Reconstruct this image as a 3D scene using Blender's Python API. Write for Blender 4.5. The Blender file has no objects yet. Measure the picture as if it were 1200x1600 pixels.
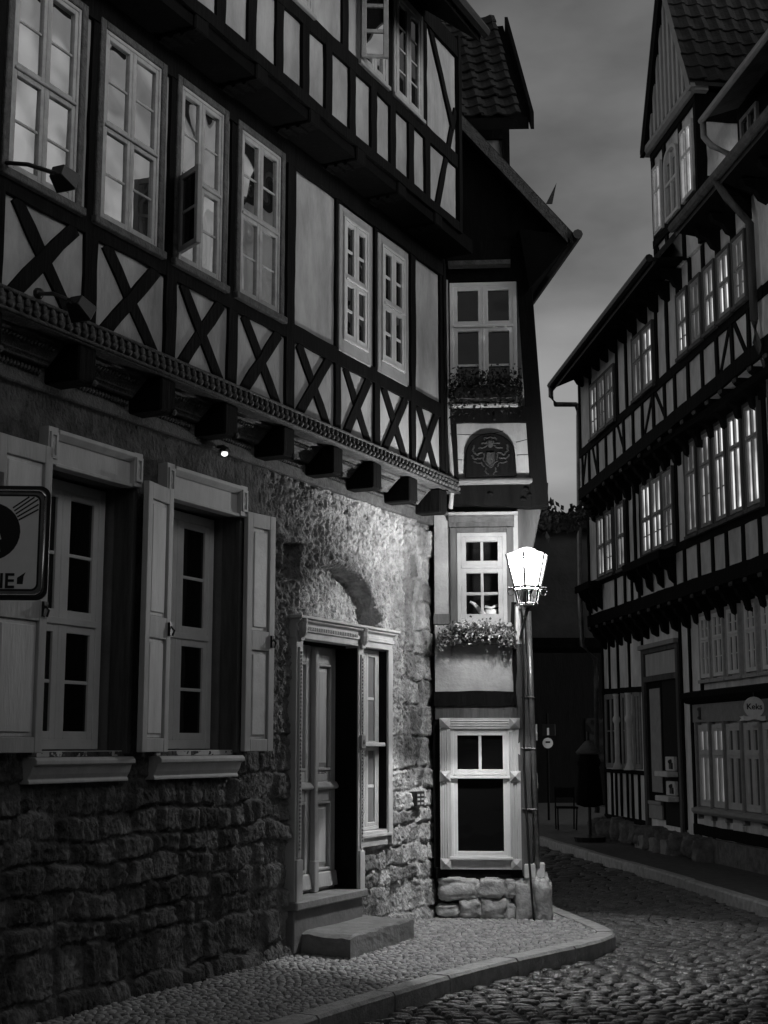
import bpy, math, random
from mathutils import Vector, noise as N
random.seed(11)
R = random.uniform
scene = bpy.context.scene
C = scene.collection

# ------------------------------------------------------------------ camera
F, TH, H = 2200.0, math.radians(9.4), 1.75
cd = bpy.data.cameras.new('camera'); cam = bpy.data.objects.new('camera', cd); C.objects.link(cam)
cam.location = (0, 0, H); cam.rotation_euler = (math.pi/2 + TH, 0, 0)
cd.sensor_fit = 'VERTICAL'; cd.sensor_height = 24; cd.lens = 24*F/1600; cd.clip_end = 500
scene.camera = cam

def ray(x, y):
    a, b = (x-600)/F, (800-y)/F
    return a, math.cos(TH)-b*math.sin(TH), math.sin(TH)+b*math.cos(TH)
def at(x, y, Y):
    a, b, d = ray(x, y); t = Y/b
    return Vector((a*t, Y, H+d*t))
class Fr:                        # a facade frame: u along the wall, n out of it, z up
    def __init__(s, ox, oy, ux, uy, flip=False, off=0):
        l = math.hypot(ux, uy); s.u = Vector((ux/l, uy/l, 0))
        s.n = Vector((s.u.y, -s.u.x, 0)) * (-1 if flip else 1)
        s.o = Vector((ox, oy, 0)) + s.n*off
    def w(s, u, n, z): return s.o + s.u*u + s.n*n + Vector((0, 0, z))
    def px(s, x, y, off=0):
        a, b, d = ray(x, y); o = s.o + s.n*off
        t = (o.x*s.n.x+o.y*s.n.y)/(a*s.n.x+b*s.n.y)
        p = Vector((a*t, b*t, 0)) - o
        return p.dot(s.u), H+d*t
    def off(s, k):
        f = Fr(0, 0, 1, 0); f.u, f.n, f.o = s.u, s.n, s.o+s.n*k
        return f
P0 = Fr(-.8, 12.4, .485, 1); P1 = P0.off(.32); P2 = P0.off(.68)
T0 = Fr(.6, 15.0, 1, -.08)
R0 = Fr(4.73, 24.6, -.114, 1, flip=True); R1 = R0.off(.3); R2 = R0.off(.6)

# ------------------------------------------------------------------ materials
def mat(name, c, rough=.8, var=.25, scale=6, bump=.3, bscale=40, stretch=(1, 1, 1), spec=.3, metal=0, detail=6):
    m = bpy.data.materials.new(name); m.use_nodes = True
    nt = m.node_tree; b = nt.nodes['Principled BSDF']
    b.inputs['Roughness'].default_value = rough; b.inputs['Metallic'].default_value = metal
    b.inputs['Specular IOR Level'].default_value = spec
    tc = nt.nodes.new('ShaderNodeTexCoord'); mp = nt.nodes.new('ShaderNodeMapping')
    mp.inputs['Scale'].default_value = stretch
    nt.links.new(tc.outputs['Object'], mp.inputs['Vector'])
    n1 = nt.nodes.new('ShaderNodeTexNoise'); n1.inputs['Scale'].default_value = scale; n1.inputs['Detail'].default_value = detail
    n1.inputs['Roughness'].default_value = .65
    nt.links.new(mp.outputs[0], n1.inputs['Vector'])
    cr = nt.nodes.new('ShaderNodeValToRGB')
    lo, hi = c*(1-var), c*(1+var)
    cr.color_ramp.elements[0].position = .3; cr.color_ramp.elements[1].position = .7
    cr.color_ramp.elements[0].color = (lo, lo, lo, 1); cr.color_ramp.elements[1].color = (hi, hi, hi, 1)
    nt.links.new(n1.outputs['Fac'], cr.inputs['Fac']); nt.links.new(cr.outputs[0], b.inputs['Base Color'])
    if bump:
        n2 = nt.nodes.new('ShaderNodeTexNoise'); n2.inputs['Scale'].default_value = bscale; n2.inputs['Detail'].default_value = 8
        nt.links.new(mp.outputs[0], n2.inputs['Vector'])
        bp = nt.nodes.new('ShaderNodeBump'); bp.inputs['Strength'].default_value = bump; bp.inputs['Distance'].default_value = .02
        nt.links.new(n2.outputs['Fac'], bp.inputs['Height']); nt.links.new(bp.outputs[0], b.inputs['Normal'])
    return m
M = {}
M['plaster'] = mat('plaster', .32, .9, .34, 3.2, .35, 26, (1, 1, .4))
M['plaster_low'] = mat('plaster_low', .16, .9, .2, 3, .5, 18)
M['plaster_grey'] = mat('plaster_grey', .68, .9, .32, 3, .35, 26, (1, 1, .4))
M['timber'] = mat('timber', .006, .85, .4, 8, .5, 30, (1, 1, .15), spec=.08)
M['timber_worn'] = mat('timber_worn', .08, .7, .45, 14, .7, 50)
M['timber_post'] = mat('timber_post', .08, .7, .5, 8, .6, 30, (1, 1, .12))
M['white'] = mat('white_paint', .72, .45, .08, 5, .08, 60)
M['oldwhite'] = mat('old_white_paint', .36, .6, .22, 9, .2, 60)
M['trim_grey'] = mat('grey_trim_paint', .48, .6, .14, 8, .15, 60, (1, 1, .3))
M['shutter_frame'] = mat('shutter_frame_paint', .44, .6, .18, 8, .2, 50, (1, 1, .2))
M['shutter_panel'] = mat('shutter_panel_paint', .62, .6, .14, 8, .2, 50, (1, 1, .2))
M['door'] = mat('door_paint', .36, .4, .2, 8, .15, 40, (1, 1, .15))
M['surround'] = mat('window_surround_paint', .30, .6, .15, 6, .15, 50)
M['soffit'] = mat('soffit_boards', .006, .95, .3, 5, .3, 20, spec=.05)
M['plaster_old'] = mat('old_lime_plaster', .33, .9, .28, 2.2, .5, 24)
M['window_grey'] = mat('greyed_window_paint', .30, .55, .12, 6, .1, 60)
M['far_plaster'] = mat('far_plaster', .08, .9, .35, 1.2, .4, 12)
M['bright_white'] = mat('fresh_white_paint', .85, .4, .05, 5, .08, 60)
M['ivy_dark'] = mat('black_leaf', .012, .6, .5, 30, 0)
M['winpaint'] = mat('dulled_white_paint', .50, .55, .12, 6, .1, 60)
M['dark'] = mat('dark_room', .008, .9, .2, 5, 0)  # near-black stand-in for unlit interiors, shade put into the colour
M['tile'] = mat('roof_tile', .03, .6, .55, 5, .4, 30)
M['slab'] = mat('stone_slab', .21, .7, .25, 6, .35, 35)
M['kerb'] = mat('kerb_granite', .42, .5, .35, 9, .6, 45)
M['paver'] = mat('paving_stone', .40, .75, .6, 9, .5, 60)
M['joint'] = mat('joint_grit', .035, .9, .4, 20, .5, 80)
M['sett'] = mat('road_sett', .10, .33, .65, 4.5, .8, 42, spec=.6)
M['far_road'] = mat('far_road', .08, .55, .5, 6, .9, 9, spec=.5)
M['boulder'] = mat('boulder', .42, .85, .45, 9, .8, 22)
M['metal'] = mat('black_metal', .012, .4, .3, 20, .1, 60, spec=.5)
M['zinc'] = mat('zinc_pipe', .20, .35, .3, 10, .1, 40, metal=.6)
M['chrome'] = mat('steel_rim', .6, .22, .1, 10, 0, metal=1)
M['sign_face'] = mat('sign_face', .75, .45, .06, 6, 0)
M['sign_black'] = mat('sign_black', .012, .4, .1, 6, 0)
M['leaf'] = mat('leaf', .10, .6, .5, 30, 0)
M['ivy'] = mat('dark_leaf', .03, .5, .5, 30, 0)
M['plinth_dark'] = mat('dark_plinth_stone', .14, .9, .5, 8, .8, 22)
M['crest'] = mat('dark_carved_crest', .03, .7, .5, 20, .6, 60)
M['blossom'] = mat('blossom', .45, .7, .25, 40, 0)
M['pale'] = mat('pale_paint', .62, .5, .12, 9, .15, 40)
M['shop'] = mat('shop_paint', .22, .5, .2, 8, .15, 40)
M['cloth'] = mat('cloth', .12, .9, .3, 9, .3, 30)
M['can'] = mat('white_enamel', .75, .35, .05, 6, 0)

def glass(name, fac, tone, wob=.04, rough=.02):
    m = bpy.data.materials.new(name); m.use_nodes = True; nt = m.node_tree; nt.nodes.clear()
    o = nt.nodes.new('ShaderNodeOutputMaterial'); mx = nt.nodes.new('ShaderNodeMixShader')
    d = nt.nodes.new('ShaderNodeBsdfDiffuse'); g = nt.nodes.new('ShaderNodeBsdfGlossy')
    d.inputs[0].default_value = (tone, tone, tone, 1); g.inputs['Roughness'].default_value = rough
    g.inputs[0].default_value = (.95, .95, .95, 1)
    fr = nt.nodes.new('ShaderNodeFresnel'); fr.inputs['IOR'].default_value = 1.5
    ad = nt.nodes.new('ShaderNodeMath'); ad.operation = 'ADD'; ad.use_clamp = True; ad.inputs[1].default_value = fac
    tc = nt.nodes.new('ShaderNodeTexCoord'); n = nt.nodes.new('ShaderNodeTexNoise'); n.inputs['Scale'].default_value = 2.2
    n.inputs['Detail'].default_value = 1
    b = nt.nodes.new('ShaderNodeBump'); b.inputs['Strength'].default_value = wob; b.inputs['Distance'].default_value = .3
    L = nt.links.new
    L(tc.outputs['Object'], n.inputs['Vector']); L(n.outputs['Fac'], b.inputs['Height'])
    L(b.outputs[0], g.inputs['Normal']); L(fr.outputs[0], ad.inputs[0]); L(ad.outputs[0], mx.inputs[0])
    L(d.outputs[0], mx.inputs[1]); L(g.outputs[0], mx.inputs[2]); L(mx.outputs[0], o.inputs[0])
    return m
M['glass_sky'] = glass('old_window_glass', .62, .03, .06)
M['glass_dark'] = glass('dark_window_glass', .0, .006, .03)
M['glass_curtain'] = glass('curtained_window_glass', .03, .20, .03)
M['glass_mid'] = glass('window_glass', .08, .01, .05)
M['glass_clear'] = glass('clear_window_glass', .0, .0, .02)
_n = M['glass_clear'].node_tree; _t = _n.nodes.new('ShaderNodeBsdfTransparent')
_m = [q for q in _n.nodes if q.type == 'MIX_SHADER'][0]; _n.links.new(_t.outputs[0], _m.inputs[1])
def bright(name, e, var=.35):  # emissive panes: the dusk sky's reflection put in as glow
    m = bpy.data.materials.new(name); m.use_nodes = True; nt = m.node_tree; nt.nodes.clear()
    o = nt.nodes.new('ShaderNodeOutputMaterial'); em = nt.nodes.new('ShaderNodeEmission')
    tc = nt.nodes.new('ShaderNodeTexCoord'); n = nt.nodes.new('ShaderNodeTexNoise'); n.inputs['Scale'].default_value = 1.7
    mr = nt.nodes.new('ShaderNodeMapRange'); mr.inputs['From Min'].default_value = .35; mr.inputs['From Max'].default_value = .65
    mr.inputs['To Min'].default_value = e*(1-var); mr.inputs['To Max'].default_value = e*(1+var)
    L = nt.links.new
    L(tc.outputs['Object'], n.inputs['Vector']); L(n.outputs['Fac'], mr.inputs['Value']); L(mr.outputs[0], em.inputs['Strength'])
    gl = nt.nodes.new('ShaderNodeBsdfGlossy'); gl.inputs['Roughness'].default_value = .03; gl.inputs[0].default_value = (.1, .1, .1, 1)
    ad = nt.nodes.new('ShaderNodeAddShader'); L(em.outputs[0], ad.inputs[0]); L(gl.outputs[0], ad.inputs[1])
    L(ad.outputs[0], o.inputs[0])
    return m
M['bright'] = bright('sky_glow_window', .52, .6)
M['bright_soft'] = bright('soft_sky_glow_window', .30, .7)
M['bright_low'] = bright('low_sky_glow_window', .12, .8)
RW = random.Random(21)
M['bright_dim'] = bright('dim_glow_window', .16)
def emit(name, e):
    m = bpy.data.materials.new(name); m.use_nodes = True; nt = m.node_tree; nt.nodes.clear()
    o = nt.nodes.new('ShaderNodeOutputMaterial'); em = nt.nodes.new('ShaderNodeEmission'); em.inputs[1].default_value = e
    nt.links.new(em.outputs[0], o.inputs[0]); return m
LAMP_E = 620
M['lamp_glass'] = emit('lit_lantern_glass', 1.6)
_n = M['lamp_glass'].node_tree; _o = [q for q in _n.nodes if q.type == 'OUTPUT_MATERIAL'][0]; _e = [q for q in _n.nodes if q.type == 'EMISSION'][0]
_t = _n.nodes.new('ShaderNodeBsdfTransparent'); _t.inputs[0].default_value = (.85, .85, .85, 1); _a = _n.nodes.new('ShaderNodeAddShader')
_n.links.new(_e.outputs[0], _a.inputs[0]); _n.links.new(_t.outputs[0], _a.inputs[1]); _n.links.new(_a.outputs[0], _o.inputs[0])
M['lamp_bulb'] = emit('lantern_bulb', LAMP_E)
M['lamp_lens'] = emit('lit_lantern_lens', 1100)
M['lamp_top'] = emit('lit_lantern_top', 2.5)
M['bulb'] = emit('small_lamp_light', 3)

def stone_mat():
    m = mat('rubble_stone', .25, .9, .5, 9, 1.0, 30, (1, 1, .75), detail=8, spec=.1)
    nt = m.node_tree; b = nt.nodes['Principled BSDF']
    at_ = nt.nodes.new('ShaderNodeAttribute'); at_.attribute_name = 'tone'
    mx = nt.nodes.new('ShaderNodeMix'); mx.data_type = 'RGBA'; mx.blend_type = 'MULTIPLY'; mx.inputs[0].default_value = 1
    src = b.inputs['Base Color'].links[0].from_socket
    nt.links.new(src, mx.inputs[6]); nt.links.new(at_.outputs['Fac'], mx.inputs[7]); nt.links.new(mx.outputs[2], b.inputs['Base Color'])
    for n in nt.nodes:
        if n.type == 'BUMP': n.inputs['Distance'].default_value = .04
    return m
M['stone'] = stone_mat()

# ------------------------------------------------------------------ mesh helpers
class MB:
    def __init__(s): s.v = []; s.f = []
    def add(s, vs, fs):
        k = len(s.v); s.v += [Vector(p) for p in vs]; s.f += [tuple(i+k for i in f) for f in fs]; return s
    def box(s, fr, u0, u1, n0, n1, z0, z1):
        if u0 > u1: u0, u1 = u1, u0
        p = [fr.w(u, n, z) for z in (z0, z1) for n in (n0, n1) for u in (u0, u1)]
        return s.add(p, [(0, 1, 3, 2), (4, 6, 7, 5), (0, 4, 5, 1), (2, 3, 7, 6), (0, 2, 6, 4), (1, 5, 7, 3)])
    def prism(s, fr, pts, n0, n1):       # outline in (u, z), pushed out along n
        k = len(pts)
        v = [fr.w(u, n0, z) for u, z in pts]+[fr.w(u, n1, z) for u, z in pts]
        return s.add(v, [tuple(range(k)), tuple(range(2*k-1, k-1, -1))]+[(i, (i+1) % k, (i+1) % k+k, i+k) for i in range(k)])
    def profile(s, fr, pts, u0, u1):     # outline in (n, z), run along u
        k = len(pts)
        v = [fr.w(u0, n, z) for n, z in pts]+[fr.w(u1, n, z) for n, z in pts]
        return s.add(v, [tuple(range(k)), tuple(range(2*k-1, k-1, -1))]+[(i, (i+1) % k, (i+1) % k+k, i+k) for i in range(k)])
    def hull(s, a, b):                   # two equal loops of world points joined
        k = len(a)
        return s.add(list(a)+list(b), [tuple(range(k)), tuple(range(2*k-1, k-1, -1))]+[(i, (i+1) % k, (i+1) % k+k, i+k) for i in range(k)])
    def beam(s, fr, p, q, w, n0, n1, wob=.007):
        d = Vector((q[0]-p[0], q[1]-p[1])); l = d.length; d /= l; e = Vector((-d.y, d.x))
        k = max(2, int(l/.22)+1); n1 += R(0, .008); n0 -= R(0, .004); v = []; f = []
        for i in range(k+1):
            c = Vector(p)+d*l*i/k
            for sg, n in ((-1, n0), (1, n0), (1, n1), (-1, n1)):
                ww = w/2*sg+R(-wob, wob)
                v.append(fr.w(c.x+e.x*ww, n+(R(-wob, wob)*.4 if n == n1 else 0), c.y+e.y*ww))
        for i in range(k):
            for j in range(4):
                f.append((i*4+j, i*4+(j+1) % 4, i*4+4+(j+1) % 4, i*4+4+j))
        f += [(0, 1, 2, 3), (k*4+3, k*4+2, k*4+1, k*4)]
        return s.add(v, f)
    def tube(s, pts, r, sides=8, r1=None):
        pts = [Vector(p) for p in pts]; k = len(pts); v = []; f = []
        for i, p in enumerate(pts):
            t = (pts[min(i+1, k-1)]-pts[max(i-1, 0)]).normalized()
            a = t.orthogonal().normalized() if abs(t.z) > .9 else Vector((0, 0, 1)).cross(t).normalized()
            if abs(t.z) > .9: a = (Vector((1, 0, 0))-t*t.x).normalized()
            b = t.cross(a); rr = r if r1 is None else r+(r1-r)*i/(k-1)
            v += [p+(a*math.cos(2*math.pi*j/sides)+b*math.sin(2*math.pi*j/sides))*rr for j in range(sides)]
        for i in range(k-1):
            for j in range(sides):
                f.append((i*sides+j, i*sides+(j+1) % sides, (i+1)*sides+(j+1) % sides, (i+1)*sides+j))
        f += [tuple(range(sides)), tuple(range(k*sides-1, (k-1)*sides-1, -1))]
        return s.add(v, f)
    def ball(s, c, rx, ry=None, rz=None, seg=8, ring=5):
        ry = ry or rx; rz = rz or rx; c = Vector(c); v = [c+Vector((0, 0, rz))]; f = []
        for i in range(1, ring):
            th = math.pi*i/ring
            for j in range(seg):
                ph = 2*math.pi*j/seg
                v.append(c+Vector((rx*math.sin(th)*math.cos(ph), ry*math.sin(th)*math.sin(ph), rz*math.cos(th))))
        v.append(c-Vector((0, 0, rz)))
        for j in range(seg): f.append((0, 1+j, 1+(j+1) % seg))
        for i in range(ring-2):
            for j in range(seg):
                a = 1+i*seg
                f.append((a+j, a+seg+j, a+seg+(j+1) % seg, a+(j+1) % seg))
        a = 1+(ring-2)*seg
        for j in range(seg): f.append((a+j, len(v)-1, a+(j+1) % seg))
        return s.add(v, f)
    def lathe(s, c, prof, seg=12, axis=None):        # prof: (r, h) pairs about z (or a given frame a,b,up)
        c = Vector(c); a, b, up = axis or (Vector((1, 0, 0)), Vector((0, 1, 0)), Vector((0, 0, 1))); v = []; f = []
        for r, h in prof:
            v += [c+up*h+(a*math.cos(2*math.pi*j/seg)+b*math.sin(2*math.pi*j/seg))*r for j in range(seg)]
        for i in range(len(prof)-1):
            for j in range(seg):
                f.append((i*seg+j, i*seg+(j+1) % seg, (i+1)*seg+(j+1) % seg, (i+1)*seg+j))
        f += [tuple(range(seg-1, -1, -1)), tuple(range((len(prof)-1)*seg, len(prof)*seg))]
        return s.add(v, f)
ROOT = {}
import bmesh
def fixn(me):
    b = bmesh.new(); b.from_mesh(me); bmesh.ops.recalc_face_normals(b, faces=b.faces); b.to_mesh(me); b.free()
def build(name, mb, m, parent=None, smooth=False, bevel=0, origin=None, label=None):
    o0 = ROOT[parent] if parent else Vector(origin or (0, 0, 0))
    me = bpy.data.meshes.new(name); me.from_pydata([p-o0 for p in mb.v], [], mb.f); me.update()
    if smooth: me.polygons.foreach_set('use_smooth', [True]*len(me.polygons))
    me.materials.append(M[m] if isinstance(m, str) else m)
    if len(mb.v) < 20000: fixn(me)
    o = bpy.data.objects.new(name, me); C.objects.link(o); ROOT[o] = o0
    if parent: o.parent = parent
    else: o.location = o0
    if bevel:
        b = o.modifiers.new('edge', 'BEVEL'); b.width = bevel; b.segments = 1; b.limit_method = 'ANGLE'
    if label: o['label'] = label
    return o
def tag(o, label, cat, group=None):
    o['label'] = label; o['category'] = cat
    if group: o['group'] = group
    return o
def thing(name, label, cat, loc, group=None):
    o = bpy.data.objects.new(name, None); C.objects.link(o); o.location = loc; ROOT[o] = Vector(loc)
    o.empty_display_size = .2
    return tag(o, label, cat, group)
def struct(o): o['kind'] = 'structure'; return o
def text_mb(txt, size, org, ax, up, depth=.004):
    cu = bpy.data.curves.new('t', 'FONT'); cu.body = txt; cu.size = size; cu.align_x = 'CENTER'; cu.align_y = 'CENTER'; cu.extrude = depth/2
    cu.offset = size*.018
    o = bpy.data.objects.new('t', cu); C.objects.link(o); bpy.context.view_layer.update()
    me = bpy.data.meshes.new_from_object(o.evaluated_get(bpy.context.evaluated_depsgraph_get()))
    out = ax.cross(up); mb = MB()
    mb.add([Vector(org)+ax*v.co.x+up*v.co.y+out*v.co.z for v in me.vertices], [tuple(p.vertices) for p in me.polygons])
    bpy.data.objects.remove(o); bpy.data.curves.remove(cu); bpy.data.meshes.remove(me)
    return mb
def window(house, fr, u0, u1, z0, z1, n, rows, cols=2, fw=.05, sw=.045, bw=.022, mf='white', mg='glass_dark', t=.08, name='window', frame_m=None, sill=0, sd=.02):
    """rows: list from the bottom of (height share, horizontal bars, vertical bars, columns or None)"""
    if u0 > u1: u0, u1 = u1, u0
    f = MB(); f.box(fr, u0, u0+fw, n-t, n, z0, z1).box(fr, u1-fw, u1, n-t, n, z0, z1)
    f.box(fr, u0+fw, u1-fw, n-t, n, z0, z0+fw).box(fr, u0+fw, u1-fw, n-t, n, z1-fw, z1)
    cells = []; z = z0+fw; hh = z1-z0-2*fw; ww = u1-u0-2*fw; tr = fw*.7
    for i, (sh, hb, vb, cc) in enumerate(rows):
        zt = z+hh*sh; a = z+(tr/2 if i else 0); b = zt-(tr/2 if i < len(rows)-1 else 0)
        if i < len(rows)-1: f.box(fr, u0+fw, u1-fw, n-t, n+.012, zt-tr/2, zt+tr/2)
        cc = cc or cols
        for k in range(cc):
            ca, cb = u0+fw+ww*k/cc, u0+fw+ww*(k+1)/cc
            if k: ca += tr*.4
            if k < cc-1:
                cb -= tr*.4; f.box(fr, cb, cb+tr*.8, n-t, n-.003, a, b)
            cells.append((ca, cb, a, b, hb, vb))
        z = zt
    w = build(name, f, frame_m or mf, house, bevel=.004)
    g = MB()
    for ca, cb, a, b, hb, vb in cells:
        s = MB(); n1 = n-.006; n0 = n-t*.75
        s.box(fr, ca, ca+sw, n0, n1, a, b).box(fr, cb-sw, cb, n0, n1, a, b).box(fr, ca+sw, cb-sw, n0, n1, a, a+sw).box(fr, ca+sw, cb-sw, n0, n1, b-sw, b)
        for j in range(hb):
            zz = a+sw+(b-a-2*sw)*(j+1)/(hb+1); s.box(fr, ca+sw, cb-sw, n0+.01, n1-.012, zz-bw/2, zz+bw/2)
        for j in range(vb):
            uu = ca+sw+(cb-ca-2*sw)*(j+1)/(vb+1); s.box(fr, uu-bw/2, uu+bw/2, n0+.008, n1-.009, a+sw, b-sw)
        build('sash', s, mf, w, bevel=.003)
        g.box(fr, ca+sw*.8, cb-sw*.8, n1-sd-.004, n1-sd, a+sw*.8, b-sw*.8)
    build('glazing', g, mg, w)
    if sill:
        s = MB(); s.box(fr, u0-.04, u1+.04, n-.02, n+sill, z0-.045, z0-.002); build('sill', s, mf, w, bevel=.006)
    return w

# ------------------------------------------------------------------ ground
def poly_clip(pts, p):
    x, y = p; c = False; j = len(pts)-1
    for i in range(len(pts)):
        if (pts[i][1] > y) != (pts[j][1] > y) and x < (pts[j][0]-pts[i][0])*(y-pts[i][1])/(pts[j][1]-pts[i][1])+pts[i][0]: c = not c
        j = i
    return c
KO = [(-3.0, 4.6), (-2.25, 6.2), (-1.36, 7.9), (-.57, 9.37), (.42, 11.1), (.99, 11.97), (1.45, 12.55), (1.85, 13.05), (2.12, 13.5), (2.21, 13.85), (2.15, 14.4), (1.95, 15.5), (1.8, 16.6), (1.3, 20), (-.5, 36)]
def offs(pl, d):
    out = []
    for i in range(len(pl)):
        a = Vector(pl[max(i-1, 0)]); b = Vector(pl[min(i+1, len(pl)-1)]); t = (b-a).normalized()
        out.append((pl[i][0]-t.y*d, pl[i][1]+t.x*d))
    return out
KI = offs(KO, .17)
RK = [(5.75, 2), (5.2, 7.4), (4.7, 12), (4.24, 16.06), (3.89, 20), (3.43, 23.5), (2.98, 27.6), (2.1, 36), (1.4, 44)]
ROADZ = -.12
gmb = MB(); gmb.add([(-80, -60, ROADZ-.05), (80, -60, ROADZ-.05), (80, 160, ROADZ-.05), (-80, 160, ROADZ-.05)], [(0, 1, 2, 3)])
struct(build('ground', gmb, 'far_road'))
mb = MB(); mb.add([(-8, 0, ROADZ-.03), (9, 0, ROADZ-.03), (9, 60, ROADZ-.03), (-8, 60, ROADZ-.03)], [(0, 1, 2, 3)])
def stone_dome(mb, c, ax, ay, lx, ly, h, tilt=.12):
    g = (-1, -.80, 0, .80, 1); k = 5; v = []; f = []
    tx, ty = R(-tilt, tilt), R(-tilt, tilt); jx = [R(.84, 1) for _ in range(4)]; jy = [R(.84, 1) for _ in range(4)]
    for b in range(k):
        for a in range(k):
            p, q = g[a], g[b]; e = max(abs(p), abs(q)); i = (p > 0)+2*(q > 0)
            sx = lx/2*p*jx[i]; sy = ly/2*q*jy[i]
            if abs(p*q) > .5: sx *= .93; sy *= .93
            zz = 0 if e > .9 else h*(.86 if e > .5 else 1)+tx*sx+ty*sy+R(-.05, .05)*h
            if abs(p*q) > .6 and e < .9: zz -= h*.12
            v.append(c+ax*sx+ay*sy+Vector((0, 0, zz)))
    for b in range(k-1):
        for a in range(k-1): f.append((b*k+a, b*k+a+1, (b+1)*k+a+1, (b+1)*k+a))
    mb.add(v, f)
roadpoly = [p for p in KO]+[p for p in reversed(RK)]
sm = MB(); y = 8.6
while y < 31:
    ly = R(.10, .13)*(1 if y < 20 else 1.6); x = -.9+R(0, .2)
    bend = lambda X: .06*math.sin(X*1.1)+.10*X
    while x < 6:
        lx = R(.13, .23)*(1 if y < 20 else 1.6)
        cx, cy = x+lx/2, y+bend(x)
        if poly_clip(roadpoly, (cx, cy)) and cy > 8.5:
            a = Vector((1, .1, 0)).normalized()
            stone_dome(sm, Vector((cx, cy+R(-.012, .012), ROADZ-.026+R(-.004, .004)+.02*N.noise(Vector((cx*.9, cy*.9, 0))))), a, Vector((-a.y, a.x, 0)), lx-.012, ly-.010, .028, .07)
        x += lx
    y += ly
rd = struct(build('road', mb, 'joint'))
build('sett_paving', sm, 'sett', rd, smooth=True)
# left pavement: base sheet and small mosaic stones
pv = MB(); pp = [(-9.5, 1), (-4.5, 1)]+[p for p in KI]+[(-3.2, 36), (-9.5, 36)]
pv.add([(x, y, -.016) for x, y in pp], [tuple(range(len(pp)))])
pvo = struct(build('pavement', pv, 'joint'))
pm = MB(); inner = offs(KI, .02); clip = [(-9, 2)]+inner[:11]+[(1.75, 15.2), (1.0, 15.2), (.5, 15.2), (-6.0, 1.7)]
y = 8.6
while y < 15.9:
    x = -3.6
    while x < 2.2:
        s_ = R(.048, .075); cx, cy = x+s_/2, y+.033+R(-.014, .014)+.05*math.sin(x*3)
        if poly_clip(pp, (cx, cy)) and (P0.n.dot(Vector((cx, cy, 0))-P0.o) > -.1 or cy > 14.8) and not (cx > .4 and cy > 15.2 and cx < 1.62):
            a = Vector((1, R(-.5, .5), 0)).normalized()
            stone_dome(pm, Vector((cx, cy, -.016+R(-.004, .004))), a, Vector((-a.y, a.x, 0)), s_*.97, R(.052, .07), .016, .10)
        x += s_
    y += .062
build('mosaic_paving', pm, 'paver', pvo, smooth=True)
kb = MB(); n = len(KO)
def res(pl, st=.25):
    out = []
    for i in range(len(pl)-1):
        a, b = Vector(pl[i]), Vector(pl[i+1]); k = max(1, int((b-a).length/st))
        out += [tuple(a+(b-a)*j/k) for j in range(k)]
    return out+[pl[-1]]
def smooth_pl(pl, it=2):
    for _ in range(it):
        q = [pl[0]]
        for i in range(len(pl)-1):
            a, b = Vector(pl[i]), Vector(pl[i+1]); q += [tuple(a*.75+b*.25), tuple(a*.25+b*.75)]
        pl = q+[pl[-1]]
    return pl
def kerb(name, outer, wd, z1, m, seglen=(.8, 1.15), side=1):
    pl = smooth_pl(outer); o = MB(); acc = 0; cur = [pl[0]]; lim = R(*seglen)
    segs = []
    for i in range(1, len(pl)):
        a, b = Vector(cur[-1]), Vector(pl[i]); d = (b-a).length
        while acc+d >= lim:
            p = a+(b-a)*((lim-acc)/d); cur.append(tuple(p)); segs.append(cur); cur = [tuple(p)]
            a = p; d = (b-a).length; acc = 0; lim = R(*seglen)
            if d < 1e-6: break
        if d > 1e-6: cur.append(pl[i]); acc += d
    segs.append(cur)
    for sg in segs:
        if len(sg) < 2: continue
        dz = R(-.006, .006); t0 = (Vector(sg[1])-Vector(sg[0])).normalized(); t1 = (Vector(sg[-1])-Vector(sg[-2])).normalized()
        sg = list(sg); sg[0] = tuple(Vector(sg[0])+t0*.011); sg[-1] = tuple(Vector(sg[-1])-t1*.011)
        inn = offs(sg, wd*side); mid = offs(sg, .02*side)
        v = []; f = []
        for i in range(len(sg)):
            j = R(-.003, .003)
            v += [(sg[i][0], sg[i][1], ROADZ-.06), (sg[i][0], sg[i][1], z1-.022+dz), (mid[i][0], mid[i][1], z1+dz+j), (inn[i][0], inn[i][1], z1+dz+j*.5), (inn[i][0], inn[i][1], -.2)]
        for i in range(len(sg)-1):
            for q in range(4): f.append((i*5+q, i*5+5+q, i*5+6+q, i*5+1+q))
        f += [(0, 1, 2, 3, 4), tuple(len(sg)*5-5+q for q in (4, 3, 2, 1, 0))]
        o.add(v, f)
    return struct(build(name, o, m))
kerb('kerb', KO, .17, .004, 'kerb')
rpv = MB(); rp = offs(RK, -.14)
k = len(rp); rpv.add([(x, y, -.004) for x, y in rp]+[(x+4.5, y+.2, -.004) for x, y in rp], [(i, i+k, i+k+1, i+1) for i in range(k-1)])
struct(build('pavement', rpv, 'far_road'))
kerb('kerb', RK, .14, .004, 'kerb', side=-1)

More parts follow.
